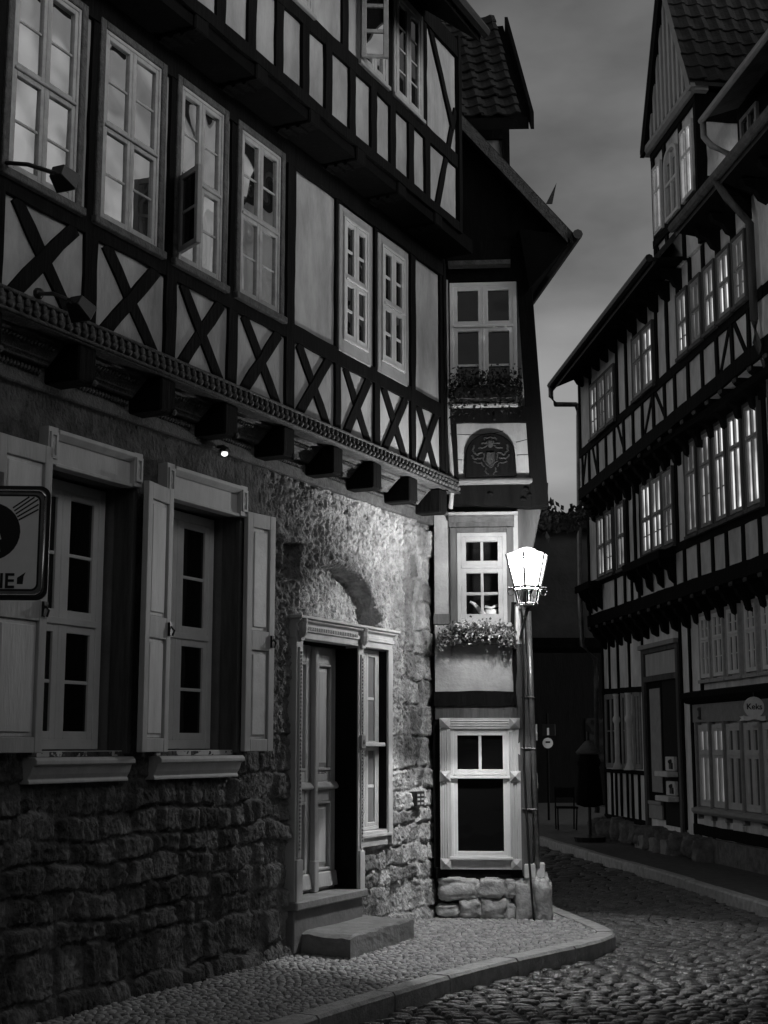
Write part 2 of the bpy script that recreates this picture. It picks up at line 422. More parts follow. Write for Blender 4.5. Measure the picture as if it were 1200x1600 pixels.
# ------------------------------------------------------------------ left: the stone and timber house
LH = thing('timber_framed_house', 'long dark timber framed house on rough stone ground floor with crossed braces at left', 'house', tuple(P0.w(0, 0, 0)))
OPEN = [(-3.42, -2.45, 1.70, 3.62), (-2.03, -.97, 1.70, 3.62), (.05, 1.20, .12, 2.72), (1.18, 1.86, .90, 2.72)]
U0, U1, ZT = -6.2, 3.16, 4.12
courses = []; z = -.12; rr = random.Random(5)
while z < ZT:
    h = rr.uniform(.15, .29) if z < 1.5 else rr.uniform(.20, .34)
    u = U0-rr.uniform(0, .4); st = []
    while u < U1+.3:
        w = rr.choice((rr.uniform(.13, .24), rr.uniform(.2, .42))); st.append((u, u+w, rr.uniform(.45, 1.45), rr.uniform(-.024, .026), rr.uniform(-.12, .12), rr.uniform(-.2, .12))); u += w
    courses.append((z, z+h, st)); z += h
def ss(a, b, x):
    t = max(0, min(1, (x-a)/(b-a))); return t*t*(3-2*t)
def wall_h(u, z):
    wz = z+.045*N.noise(Vector((u*1.3, z*.8, 3)))+.035*N.noise(Vector((u*4, z*4, 9)))+.012*N.noise(Vector((u*11, z*11, 4)))
    wu = u+.07*N.noise(Vector((u*2, z*2.2, 7)))+.03*N.noise(Vector((u*6, z*6, 2)))
    tone, hh = .9, 0
    for a, b, st in courses:
        if a <= wz < b:
            for c, d, tn, off, tx, tz in st:
                if c <= wu < d:
                    e = min((wz-a), (b-wz), (wu-c)*.62, (d-wu)*.62); k = ss(.004, .026, e+.010*N.noise(Vector((u*14, z*14, 6))))
                    tone = tn*k+1.0*(1-k); hh = (k-1)*.034+k*(off+tx*(wu-(c+d)/2)+tz*(wz-(a+b)/2))
                    break
            break
    # rendered (plastered) areas: above the left windows' sills and, thinner, round the door
    pl = ss(1.35, 1.75, z+.25*N.noise(Vector((u*.9, z*.5, 1))))*(1-ss(-.75, -.35, u+.12*N.noise(Vector((z*1.5, 4, 1)))))
    pm_ = ss(1.5, 2.3, z+.4*N.noise(Vector((u*.8, z*.7, 5))))*(1-ss(2.35, 2.7, u+.15*N.noise(Vector((z*2, 1, 1)))))*(1-pl)
    pits = 0
    q = N.noise(Vector((u*24, z*13, 1)))+.9*N.noise(Vector((u*44, z*28, 5)))+.3*N.noise(Vector((u*5, z*4, 5)))
    pits = -.034*max(0, q-.05)**.8 if q > .05 else .008*q
    rough = .014*N.noise(Vector((u*7, z*5, 8)))+.016*abs(N.noise(Vector((u*15, z*12, 2))))+.010*N.noise(Vector((u*32, z*27, 3)))
    hs = hh*1.1+pits*.75+rough*.7
    hm = hh*.25+pits*1.7+rough*1.7
    hp = hh*.04+pits*.12+rough*.35+.006*N.noise(Vector((u*3, z*3, 2)))
    h = hs*(1-pl-pm_)+hm*pm_+hp*pl
    t = tone*(1-pl-pm_)+(.80+.25*tone)*.85*pm_+(.62+.12*N.noise(Vector((u*2.5, z*2.5, 6))))*pl
    # tone ramp, dark left to pale right: lamp falloff painted into the stone
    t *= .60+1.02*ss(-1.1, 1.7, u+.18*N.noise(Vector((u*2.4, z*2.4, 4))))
    if u > 2.3 and z > 1.6: t = t*.70  # stone tone cut here, shade painted over the lamp's hot patch
    # relieving arch niche above the door
    x, zz = (u-.93)/.93, (z-2.80)/.66
    r = math.sqrt(x*x+zz*zz) if zz > 0 else 9
    r += .03*N.noise(Vector((u*5, z*5, 0)))
    if zz > 0: h -= .23*(1-ss(.925, .965, r))*ss(-1.0, -.5, x); t *= 1+.3*(1-ss(.90, .97, r)); h += .012*(1-abs(ss(.9, 1.2, r)*2-1))
    # small framed niche
    a, b = (u+.08)/.16, (z-3.36)/.165
    e = max(abs(a), abs(b))
    if e < 1.35: h += .03*(1-ss(1.2, 1.35, e)) if e > 1.0 else 0
    if e < 1.0: h -= .09*(1-ss(.9, 1.0, e))
    h -= .25*ss(3.02, 3.16, u+.03*N.noise(Vector((z*5, 2, 0))))**2
    if z < .18: h += .05*(1-ss(0, .18, z))
    return h, t
def wall_grid(du):
    v = []; f = []; tones = []; nu = int((U1-U0)/du)+1; zs = []; z = -.12
    while z <= ZT: zs.append(z); z += du*1.0
    ucoord = []; u = U0
    while u <= U1:
        ucoord.append(u); u += du*(3 if u < -4.6 else 1)
    nu = len(ucoord)
    for z in zs:
        for u in ucoord:
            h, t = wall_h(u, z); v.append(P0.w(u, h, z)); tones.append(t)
    for i in range(len(zs)-1):
        for j in range(nu-1):
            cu, cz = (ucoord[j]+ucoord[j+1])/2, (zs[i]+zs[i+1])/2
            if any(a < cu < b and c < cz < d for a, b, c, d in OPEN): continue
            f.append((i*nu+j, i*nu+j+1, (i+1)*nu+j+1, (i+1)*nu+j))
    return v, f, tones
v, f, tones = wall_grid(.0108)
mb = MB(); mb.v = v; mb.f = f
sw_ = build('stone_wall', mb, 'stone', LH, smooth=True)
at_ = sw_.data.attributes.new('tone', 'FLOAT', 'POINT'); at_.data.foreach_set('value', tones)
# reveals and wall core
mb = MB()
core = [(-16, -3.42), (-2.45, -2.03), (-.97, .05), (1.86, 3.06)]
for a, b in core: mb.box(P0, a, b, -.55, -.13, -.1, 4.1)
for a, b, c, d in OPEN[:2]: mb.box(P0, a, b, -.55, -.06, -.1, c).box(P0, a, b, -.55, -.06, d, 4.1)
mb.box(P0, .05, 1.86, -.62, -.50, 2.74, 4.1).box(P0, 1.20, 1.86, -.55, -.06, -.1, .90)
build('wall_core', mb, 'plaster_low', LH)
mb = MB(); mb.box(P0, -16, 3.0, -5.2, -.6, -.1, 8.8); build('house_body', mb, 'dark', LH)
mb = MB(); mb.box(P0, -16, U0+.02, -.13, 0, -.1, 4.12); build('stone_wall', mb, 'stone', LH)

# ground floor windows with shutters
for k, (a, b, c, d) in enumerate(OPEN[:2]):
    window(LH, P0, a+.02, b-.02, c+.02, d-.02, -.20, [(.47, 1, 0, None), (.53, 1, 0, None)], fw=.07, sw=.055, bw=.025, mf='white', mg='glass_dark')
    w = MB(); w.box(P0, a-.05, a, -.14, .035, c-.01, d).box(P0, b, b+.05, -.14, .035, c-.01, d)
    fr_ = build('window_casing', w, 'timber_post', LH, bevel=.004)
    lt = MB(); a2, b2 = a-.07, b+.03
    lt.box(P0, a2+.10, b2-.10, -.02, .05, d+.01, d+.17).profile(P0, [(.0, d+.17), (.06, d+.17), (.10, d+.21), (.10, d+.235), (0, d+.235)], a2+.10, b2-.10)
    lt.box(P0, a2+.10, b2-.10, -.02, .075, d-.015, d+.01)
    c_ = build('lintel', lt, 'trim_grey', LH, bevel=.004)
    for q in (a2, b2-.10):
        e = MB(); e.box(P0, q, q+.10, -.02, .085, d-.005, d+.245).box(P0, q+.012, q+.03, .085, .10, d+.03, d+.21).box(P0, q+.07, q+.088, .085, .10, d+.03, d+.21)
        e.box(P0, q+.03, q+.07, .085, .10, d+.03, d+.05).box(P0, q+.03, q+.07, .085, .10, d+.19, d+.21)
        cc = P0.w(q+.05, .085, d+.12); e.hull([P0.w(q+.03, .085, d+.07), P0.w(q+.07, .085, d+.07), P0.w(q+.07, .085, d+.17), P0.w(q+.03, .085, d+.17)], [P0.w(q+.05, .102, d+.119), P0.w(q+.051, .102, d+.119), P0.w(q+.051, .102, d+.121), P0.w(q+.05, .102, d+.121)])
        build('rosette_block', e, 'trim_grey', c_)
    sl = MB(); sl.profile(P0, [(-.2, c-.03), (.10, c-.03), (.12, c-.05), (.12, c-.075), (.09, c-.085), (.07, c-.14), (.05, c-.17), (.06, c-.185), (.06, c-.20), (-.1, c-.20)], a-.10, b-.0)
    sl.box(P0, a, b, -.22, -.0, c-.028, c+.012)
    build('window_sill', sl, 'trim_grey', LH, bevel=.003)
def shutter(u0, u1, z0, z1, n=.055, ang=0, hinge=0, pm='shutter_panel', fm='shutter_frame'):
    fr = P0
    if ang:
        hu = u0 if hinge == 0 else u1; c_, s_ = math.cos(ang), math.sin(ang); fr = Fr(0, 0, 1, 0)
        fr.u = (P0.u*c_+P0.n*s_); fr.n = (P0.n*c_-P0.u*s_); fr.o = P0.w(hu, n, 0)-fr.u*hu-fr.n*n
    f = MB(); sw = .075; zm = z0+(z1-z0)*.46
    f.box(fr, u0, u0+sw, n, n+.045, z0, z1).box(fr, u1-sw, u1, n, n+.045, z0, z1)
    for a, b in ((z0, z0+.1), (zm-.08, zm+.08), (z1-.12, z1)): f.box(fr, u0+sw, u1-sw, n, n+.043, a, b)
    s = build('shutter', f, fm, LH, bevel=.004)
    for a, b in ((z0+.1, zm-.08), (zm+.08, z1-.12)):
        p = MB(); p.box(fr, u0+sw, u1-sw, n+.008, n+.022, a, b).box(fr, u0+sw+.03, u1-sw-.03, n+.022, n+.034, a+.03, b-.03)
        build('panel', p, pm, s, bevel=.006)
    l = MB(); l.box(fr, u1-.06, u1-.02, n+.045, n+.065, zm-.05, zm+.05).tube([fr.w(u1-.04, n+.06, zm+.02), fr.w(u1-.04, n+.09, zm-.01), fr.w(u1-.04, n+.075, zm-.05)], .008)
    build('latch', l, 'metal', s)
shutter(-3.98, -3.45, 1.70, 3.72); shutter(-2.47, -2.03, 1.70, 3.66, ang=math.radians(-10), hinge=1); shutter(-.94, -.56, 1.70, 3.66, ang=math.radians(7), hinge=0, pm='pale', fm='trim_grey')

# door, its frame and side window
df = MB()
for a, b in ((-.04, .08), (1.16, 1.27)):
    df.box(P0, a, b, -.08, .06, .41, 2.68).box(P0, a+.03, b-.03, .06, .075, .80, 2.60).box(P0, a+.01, b-.004, -.05, .08, .41, .78)
df.box(P0, 1.82, 1.91, -.08, .06, .88, 2.68).box(P0, 1.91, 1.94, 0, .05, 2.30, 2.70).box(P0, 1.91, 1.935, 0, .05, .80, 1.30)
df.box(P0, -.05, 1.92, -.08, .055, 2.68, 2.74)
df.profile(P0, [(-.05, 2.74), (.075, 2.74), (.075, 2.775), (.06, 2.78), (.06, 2.81), (.10, 2.83), (.10, 2.85), (-.05, 2.85)], -.05, 1.92)
df.profile(P0, [(-.05, 2.85), (.125, 2.85), (.125, 2.875), (-.05, 2.89)], -.07, 1.96)
df.box(P0, 1.27, 1.82, -.1, .045, .80, .94).box(P0, 1.25, 1.89, -.05, .07, .885, .915)
build('door_frame', df, 'trim_grey', LH, bevel=.004)
kb_ = MB()
for i in range(30): kb_.box(P0, .10+i*.034, .118+i*.034, .06, .082, 2.755, 2.785)
build('dentil_moulding', kb_, 'oldwhite', LH)
for q in (.02, 1.215):
    kb_ = MB()
    for i in range(52): kb_.box(P0, q-.012, q+.012, .075, .086, .86+i*.033, .878+i*.033)
    build('carved_moulding', kb_, 'oldwhite', LH)
for q in (.02, 1.215):
    ro = MB(); ro.ball(P0.w(q, .085, 2.77), .05, .05, .09, 8, 6).ball(P0.w(q, .10, 2.83), .035, .035, .04, 8, 5).box(P0, q-.035, q+.035, .05, .09, 2.66, 2.70); build('rosette', ro, 'oldwhite', LH)
ro = MB(); ro.box(P0, 1.175, 1.255, .06, .09, 1.72, 1.84).ball(P0.w(1.215, .09, 1.78), .022)
build('latch_plate', ro, 'surround', LH)
rv = MB(); rv.box(P0, 1.153, 1.158, -.5, .045, .44, 2.66).box(P0, .03, .07, -.55, -.08, .41, 2.68).box(P0, .07, 1.153, -.55, -.08, 2.66, 2.70)
build('door_reveal', rv, 'timber', LH)  # black lining: shade of the jamb turned from the lamp, put into its colour
for side, (a, b) in enumerate(((.075, .665), (.675, 1.15))):
    d = MB(); n0, n1 = -.23, -.18; sw = .10
    d.box(P0, a, a+sw, n0, n1, .44, 2.66).box(P0, b-sw, b, n0, n1, .44, 2.66)
    for zz0, zz1 in ((.44, .62), (1.24, 1.52), (2.50, 2.66)): d.box(P0, a+sw, b-sw, n0, n1-.002, zz0, zz1)
    d.profile(P0, [(n1-.01, 1.34), (n1+.035, 1.35), (n1+.045, 1.37), (n1+.02, 1.41), (n1-.01, 1.42)], a+.02, b-.005)
    d.profile(P0, [(n1-.01, .47), (n1+.04, .47), (n1+.02, .60), (n1-.01, .61)], a+.02, b-.005)
    dr = build('door', d, 'door', LH, bevel=.006)
    for zz0, zz1 in ((.62, 1.24), (1.52, 2.50)):
        p = MB(); p.box(P0, a+sw, b-sw, n0+.008, n0+.02, zz0, zz1)
        p.hull([P0.w(a+sw+.03, n0+.02, zz0+.03), P0.w(b-sw-.03, n0+.02, zz0+.03), P0.w(b-sw-.03, n0+.02, zz1-.03), P0.w(a+sw+.03, n0+.02, zz1-.03)],
               [P0.w(a+sw+.07, n0+.04, zz0+.07), P0.w(b-sw-.07, n0+.04, zz0+.07), P0.w(b-sw-.07, n0+.04, zz1-.07), P0.w(a+sw+.07, n0+.04, zz1-.07)])
        for (x0, x1, y0, y1) in ((a+sw, a+sw+.022, zz0, zz1), (b-sw-.022, b-sw, zz0, zz1), (a+sw+.022, b-sw-.022, zz0, zz0+.022), (a+sw+.022, b-sw-.022, zz1-.022, zz1)): p.box(P0, x0, x1, n0+.015, n1+.014, y0, y1)
        build('panel', p, 'door', dr, bevel=.003)
    if side:
        p = MB(); p.box(P0, .655, .715, n1, n1+.055, .44, 2.64).box(P0, .645, .725, n1, n1+.065, .44, .72); build('meeting_stile', p, 'door', dr, bevel=.008)
        p = MB(); p.box(P0, .735, .765, n1, n1+.012, 1.40, 1.56).tube([P0.w(.75, n1, 1.50), P0.w(.75, n1+.06, 1.50), P0.w(.83, n1+.065, 1.495)], .011); build('handle', p, 'chrome', dr)
window(LH, P0, 1.275, 1.812, .945, 2.675, -.045, [(.46, 1, 0, None), (.54, 1, 0, None)], fw=.035, sw=.035, bw=.03, mf='winpaint', mg='glass_curtain', t=.06)
m_ = MB(); m_.box(P0, 1.275, 1.812, -.05, .03, 1.735, 1.775); build('transom', m_, 'white', LH, bevel=.008)
rv = MB(); rv.box(P0, 1.814, 1.819, -.3, .035, .95, 2.67); build('side_reveal_shade', rv, 'timber', LH)  # thin black sheet painting the shade on the jamb's inner face
th = MB(); th.box(P0, -.06, 1.30, -.55, .10, .36, .435); build('threshold', th, 'slab', LH, bevel=.012)
th = MB(); th.box(P0, -.03, 1.27, -.4, .055, .0, .36); build('plinth', th, 'plaster_low', LH, bevel=.01)

# jetty of the first floor: wall plate, beam ends, carved boards, sill beam
POST1 = [-7.9, -7.0, -6.1, -5.25, -4.36, -3.42, -2.47, -1.60, -.69, .20, 1.00, 1.83, 2.58]
wp = MB(); wp.box(P0, -16, 3.1, -.12, .05, 4.10, 4.26); build('wall_plate', wp, 'timber_worn', LH, bevel=.01)
def rope(mb, fr, u0, u1, n, z, r=.022, step=.036):
    u = u0
    while u < u1:
        mb.tube([fr.w(u, n+r*.6, z-r), fr.w(u+step*.35, n+r, z), fr.w(u+step*.7, n+r*.4, z+r)], r*.55, 5); u += step
for i, u in enumerate(POST1):
    if u < -5.5: continue
    b = MB(); b.box(P0, u-.095, u+.095, -.1, .335, 4.15, 4.40)
    be = build('beam_end', b, 'timber', LH, bevel=.012)
    c_ = MB()
    c_.ball(P0.w(u+.085, .325, 4.165), .026, .026, .026, 7, 5)
    for q in (.10, .20, .29):
        c_.tube([P0.w(u+.097, q, 4.165), P0.w(u+.097, q, 4.38)], .014, 6)
    build('carving', c_, 'timber_worn', be)
for i in range(len(POST1)-1):
    a, b = POST1[i]+.125, POST1[i+1]-.125
    if b < -5.5: continue
    m_ = MB(); m_.profile(P0, [(.03, 4.255), (.10, 4.25), (.24, 4.39), (.24, 4.42), (-.05, 4.42), (-.05, 4.255)], a, b)
    bd = build('filler_board', m_, 'timber_worn', LH)
    m_ = MB(); rope(m_, P0, a+.02, b-.03, .05, 4.215); rope(m_, P0, a+.06, b-.07, .19, 4.345, .02)
    for (q, zz) in ((.13, 4.29), (.235, 4.385), (.105, 4.262)): m_.tube([P0.w(a+.01, q, zz), P0.w(b-.01, q, zz)], .012, 6)
    build('rope_carving', m_, 'timber_worn', bd, smooth=True)
sb = MB(); sb.box(P0, -16, 3.02, .02, .355, 4.405, 4.56); build('sill_beam', sb, 'timber_worn', LH, bevel=.012)
m_ = MB(); u = -5.4
while u < 2.95:
    m_.ball(P0.w(u, .375, 4.455), .026, .03, .026, 7, 5).ball(P0.w(u, .37, 4.505), .019, .024, .03, 6, 5); u += .082
m_.tube([P0.w(-5.5, .365, 4.545), P0.w(2.98, .365, 4.545)], .016, 6).tube([P0.w(-5.5, .37, 4.415), P0.w(2.98, .37, 4.415)], .014, 6)
build('bead_carving', m_, 'timber_worn', LH, smooth=True)

# first floor
def slab(fr, u0, u1, z0, z1, n=-.012, m='plaster'):
    mb = MB(); mb.box(fr, u0, u1, n-.15, n, z0, z1); return build('plaster_wall', mb, m, LH)
slab(P1, -16, 2.61, 4.50, 6.90)
def bm(name, fr, p, q, w, n1=.012, m='timber', n0=-.08, par=None):
    mb = MB(); mb.beam(fr, p, q, w, n0, n1); return build(name, mb, m, par or LH)
for u in POST1: bm('post', P1, (u, 4.54), (u, 6.86), .135 if u < 0 else .115)
bm('rail', P1, (-16, 5.25), (2.62, 5.25), .15, .016); bm('top_plate', P1, (-16, 6.84), (2.64, 6.84), .20, .018)
bm('corner_post', P1, (2.635, 4.40), (2.615, 6.9), .07, .03)
for i in range(3, len(POST1)-1):
    a, b = POST1[i]+.07, POST1[i+1]-.07; w = (b-a); k = .10
    bm('cross_brace', P1, (a+w*.13, 5.18), (b-w*.13, 4.55), .105, .002); bm('cross_brace', P1, (b-w*.13, 5.18), (a+w*.13, 4.55), .105, .006)
# windows: four old ones reflecting the sky, two white ones
for i in (3, 4, 5, 6, 7):
    a, b = POST1[i]+.02, POST1[i+1]-.165
    tr = MB(); q = .06
    tr.box(P1, a-.02, a-.02+q, -.05, .035, 5.325, 6.79).box(P1, b+.02-q, b+.02, -.05, .035, 5.325, 6.79).box(P1, a-.02+q, b+.02-q, -.05, .035, 6.735, 6.79).box(P1, a-.04, b+.04, -.05, .06, 5.27, 5.325)
    build('window_casing', tr, 'timber_worn', LH, bevel=.006)
    rows = [(.5, 1, 0, None), (.5, 1, 0, None)]
    if i == 6: pass
    w = window(LH, P1, a+.04, b-.04, 5.325, 6.735, .022, rows, fw=.028, sw=.034, bw=.018, mf='oldwhite', mg='glass_sky', t=.06)
    if i == 6:            # the lower left casement stands open
        uh = a+.05; fr = Fr(0, 0, 1, 0); an = math.radians(118)
        fr.u = P1.u*math.cos(an)+P1.n*math.sin(an); fr.n = P1.n*math.cos(an)-P1.u*math.sin(an); fr.o = P1.w(uh, .03, 0)
        s = MB(); W = .30; za, zb = 5.38, 5.99
        s.box(fr, 0, .045, -.02, .02, za, zb).box(fr, W-.045, W, -.02, .02, za, zb).box(fr, .045, W-.045, -.018, .018, za, za+.045).box(fr, .045, W-.045, -.018, .018, zb-.045, zb).box(fr, .045, W-.045, -.01, .01, (za+zb)/2-.012, (za+zb)/2+.012)
        build('open_sash', s, 'surround', w, bevel=.003)
        s = MB(); s.box(fr, .04, W-.04, -.003, .003, za+.04, zb-.04); build('open_pane', s, 'glass_mid', w)
for (a, b) in ((.175, .835), (.985, 1.66)):
    tr = MB(); q = .075
    tr.box(P1, a, a+q, -.05, .03, 5.30, 6.70).box(P1, b-q, b, -.05, .03, 5.30, 6.70).box(P1, a+q, b-q, -.05, .03, 6.61, 6.70).box(P1, a+q, b-q, -.05, .03, 5.30, 5.42)
    build('window_casing', tr, 'surround', LH, bevel=.005)
    window(LH, P1, a+q, b-q, 5.42, 6.61, .045, [(.5, 1, 0, None), (.5, 1, 0, None)], fw=.03, sw=.045, bw=.03, mf='winpaint', mg='glass_mid', t=.07)

# second floor on its jetty
jt = MB(); jt.box(P1, -16, 2.60, -.2, .36, 6.95, 7.10); build('jetty_soffit', jt, 'soffit', LH)
u = -5.3
while u < 2.5:
    b = MB(); b.box(P1, u-.09, u+.09, -.1, .385, 6.93, 7.10); build('beam_end', b, 'timber', LH, bevel=.012)
    cv = MB()
    for q in (.06, .16, .26): cv.tube([P1.w(u-.08, q, 6.925), P1.w(u+.08, q, 6.925)], .02, 6)
    build('carving', cv, 'timber', LH); u += .87
slab(P2, -16, 2.20, 7.10, 9.25)
bm('sill_beam', P2, (-16, 7.10), (2.24, 7.10), .10, .03); bm('rail', P2, (-16, 7.83), (2.24, 7.83), .15, .018); bm('top_plate', P2, (-16, 9.1), (2.24, 9.1), .2, .02)
p2 = [-4.2, -3.75, -3.3, -2.87, -2.42, -1.97, -1.54, -1.11, -.70, -.24, .19, .60, 1.02, 1.41]
for u in p2: bm('stud', P2, (u, 7.12), (u, 7.78), .12)
for u in (-2.6, -1.6, -.38, .52, 1.34): bm('post', P2, (u, 7.86), (u, 9.2), .12)
bm('corner_post', P2, (2.22, 7.05), (2.22, 9.25), .08, .03)
bm('brace', P2, (1.64, 7.10), (2.17, 8.40), .09, .006); bm('brace', P2, (2.10, 8.15), (1.46, 9.1), .09, .008)
for (a, b) in ((-2.5, -1.9), (-1.5, -1.0), (-.12, .47), (.60, 1.28)):
    tr = MB(); q = .045
    tr.box(P2, a, a+q, -.05, .03, 7.91, 9.02).box(P2, b-q, b, -.05, .03, 7.91, 9.02).box(P2, a+q, b-q, -.05, .03, 8.96, 9.02).box(P2, a-.02, b+.02, -.05, .05, 7.87, 7.91)
    build('window_casing', tr, 'surround', LH, bevel=.005)
    window(LH, P2, a+q, b-q, 7.91, 8.96, .035, [(1, 3, 0, None)], fw=.025, sw=.045, bw=.02, mf='oldwhite', mg='glass_mid' if a > .5 else 'glass_sky', t=.06)
# open casement of the second-floor window
fr = Fr(0, 0, 1, 0); an = math.radians(60); fr.u = P2.u*math.cos(an)+P2.n*math.sin(an); fr.n = P2.n*math.cos(an)-P2.u*math.sin(an); fr.o = P2.w(-.12, .04, 0)
s = MB(); s.box(fr, -.0, .045, -.02, .02, 7.93, 8.94).box(fr, .20, .245, -.02, .02, 7.93, 8.94)
for zz in (7.93, 8.17, 8.42, 8.66, 8.90): s.box(fr, .045, .20, -.016, .016, zz, zz+.035)
oc = build('open_casement', s, 'oldwhite', LH, bevel=.003); s = MB(); s.box(fr, .04, .205, -.003, .003, 7.95, 8.92); build('pane', s, 'glass_sky', oc)

# roof: tiled slope behind a deep eave
def tiles(name, o, ax, up, W, L, par, tw=.2, th_=.26, m='tile', lift=.035):
    nrm = ax.cross(up).normalized(); mb = MB(); nr = int(L/th_); nc = int(W/tw)
    for r in range(nr+1):
        for c in range(nc+1):
            x0 = c*tw+R(-.01, .01); y0 = r*th_+R(-.012, .012); prof = [(-.02, .012), (.05, .0), (.10, .012), (.155, .04), (.205, .028)]
            if x0 > W-tw*.8: continue
            v = []
            tl = R(-.008, .012)
            for (yy, lf) in ((0, lift+tl), (th_*1.12, 0)):
                for (xx, h) in prof: v.append(o+ax*(x0+xx*tw/.2)+up*(y0+yy)+nrm*(h+lf))
            for (xx, h) in prof: v.append(o+ax*(x0+xx*tw/.2)+up*y0+nrm*(h+lift+tl-.018))
            mb.add(v, [(i, i+1, i+6, i+5) for i in range(4)]+[(10+i, 11+i, i+1, i) for i in range(4)])
    return build(name, mb, m, par, smooth=False)
ev = P2.off(.62); ze = 8.76
up = (-P2.n*.66+Vector((0, 0, .75))).normalized()
rf = MB(); A, B = ev.w(-16, 0, ze), ev.w(1.34, 0, ze)
rf.hull([A, B, B+up*5.5, A+up*5.5], [p-Vector((0, 0, .10)) for p in (A, B, B+up*5.5, A+up*5.5)])
rfo = build('roof', rf, 'tile', LH)
rf = MB(); A, B = P2.w(-16, -.1, 9.22), P2.w(2.5, -.1, 9.22); rf.hull([A, B, B+up*5, A+up*5], [p-Vector((0, 0, .1)) for p in (A, B, B+up*5, A+up*5)]); build('roof_slope', rf, 'tile', LH)
g_ = MB(); g_.tube([ev.w(-16, .04, ze-.02), ev.w(1.36, .04, ze-.02)], .065, 8); build('gutter', g_, 'metal', LH)
sf = MB(); sf.hull([P2.w(-16, 0, 9.15), P2.w(1.34, 0, 9.15), ev.w(1.34, 0, ze-.12), ev.w(-16, 0, ze-.12)], [P2.w(-16, 0, 9.25), P2.w(1.34, 0, 9.25), ev.w(1.34, 0, ze-.08), ev.w(-16, 0, ze-.08)]); build('eave_soffit', sf, 'soffit', LH)

# things fixed to the left house
def floodlight(x0, y0, x1, y1, x2, y2, label):
    a = P1.w(*[P1.px(x0, y0)[0], 0, P1.px(x0, y0)[1]]); k = .55
    f_ = P1.off(k); u, z = f_.px(x1, y1); p = f_.w(u, 0, z); u, z = f_.px(x2, y2); h = f_.w(u, 0, z)
    t = thing('floodlight', label, 'floodlight', tuple(a), 'floodlights on arms')
    m_ = MB(); m_.tube([a, a+(p-a)*.5+Vector((0, 0, .02)), p, p+(h-p)*.5], .014, 8).ball(a, .04); build('arm', m_, 'metal', t)
    d = (h-p).normalized(); d = (d+Vector((0, 0, -.45))).normalized(); sx = d.cross(Vector((0, 0, 1))).normalized(); uu = sx.cross(d)
    def lp(c, w, hh): return [c+sx*w+uu*hh, c-sx*w+uu*hh, c-sx*w-uu*hh, c+sx*w-uu*hh]
    m_ = MB(); m_.hull(lp(h-d*.06, .045, .04), lp(h+d*.07, .075, .06)); build('lamp_head', m_, 'metal', t, bevel=.006)
    m_ = MB(); m_.hull(lp(h+d*.071, .065, .052), lp(h+d*.075, .065, .052)); build('lens', m_, 'glass_mid', t)
floodlight(5, 254, 84, 270, 97, 276, 'upper black floodlight on a long arm in front of the leftmost upper window')
floodlight(60, 459, 108, 469, 123, 480, 'lower black floodlight on a short arm over the leftmost crossed brace')
UL, ZL = P0.px(351, 707, .12)
t = thing('wall_lamp', 'tiny glowing spot lamp under the carved jetty, above the right-hand shutter', 'lamp', tuple(P0.w(UL, .05, ZL)))
p = P0.w(UL, .12, ZL)
m_ = MB(); m_.tube([P0.w(UL, .0, ZL+.05), P0.w(UL, .12, ZL+.05)], .014, 6).lathe(p, [(.02, .05), (.045, .02), (.05, .0)], 10); build('lamp_shade', m_, 'metal', t)
m_ = MB(); m_.ball(p-Vector((0, 0, .012)), .026, .026, .018, 8, 6); build('bulb', m_, 'bulb', t)
a, z = P0.px(649, 1248); t = thing('doorbell_panel', 'small black doorbell plate with rows of pale name tags on the stone corner', 'doorbell', tuple(P0.w(a, .04, z)))
m_ = MB(); m_.box(P0, a-.10, a+.10, -.03, .06, z-.075, z+.075); build('plate', m_, 'metal', t, bevel=.006)
for i in range(3):
    for j in (-.055, .035):
        m_ = MB(); m_.box(P0, a+j-.025, a+j+.03, .06, .064, z-.055+i*.042, z-.035+i*.042); build('name_tag', m_, 'winpaint', t)
st = MB(); A = [Vector((x, y, 0)) for x, y in ((-.755, 12.50), (-.28, 12.17), (.28, 13.46), (-.20, 13.75))]
def rough_block(mb, A, z0, z1, nx=26, ny=18, amp=.012):
    v = []; f = []
    rows = 6
    def pt(a, b): return A[0]*(1-a)*(1-b)+A[1]*a*(1-b)+A[2]*a*b+A[3]*(1-a)*b
    cen = (A[0]+A[1]+A[2]+A[3])/4
    for b in range(ny+1):
        for a in range(nx+1):
            p = pt(a/nx, b/ny); e = min(a/nx, 1-a/nx, b/ny, 1-b/ny)
            z = z1+amp*.7*N.noise(p*3)+amp*.5*N.noise(p*11)-(.018+.02*N.noise(p*9) if e == 0 else 0)-.010*math.exp(-((a/nx-.5)/.3)**2)
            if e == 0: p = p+(cen-p).normalized()*(.006+.012*N.noise(p*7+Vector((3, 0, 0))))
            v.append(Vector((p.x, p.y, z)))
    for b in range(ny):
        for a in range(nx): f.append((b*(nx+1)+a, b*(nx+1)+a+1, (b+1)*(nx+1)+a+1, (b+1)*(nx+1)+a))
    ring = [a for a in range(nx)]+[b*(nx+1)+nx for b in range(ny)]+[ny*(nx+1)+nx-a for a in range(nx)]+[(ny-b)*(nx+1) for b in range(ny)]
    prev = ring
    for r in range(1, rows+1):
        cur = []
        for i in ring:
            p = v[i]; q = Vector((p.x, p.y, p.z+(z0-p.z)*r/rows)); o_ = (q-cen); o_.z = 0; o_.normalize()
            q = q+o_*(.002+amp*.9*N.noise(q*6)+amp*.8*N.noise(q*17)); cur.append(len(v)); v.append(q)
        for i in range(len(ring)): f.append((prev[i], prev[(i+1) % len(ring)], cur[(i+1) % len(ring)], cur[i]))
        prev = cur
    return mb.add(v, f)
rough_block(st, A, -.05, .178)
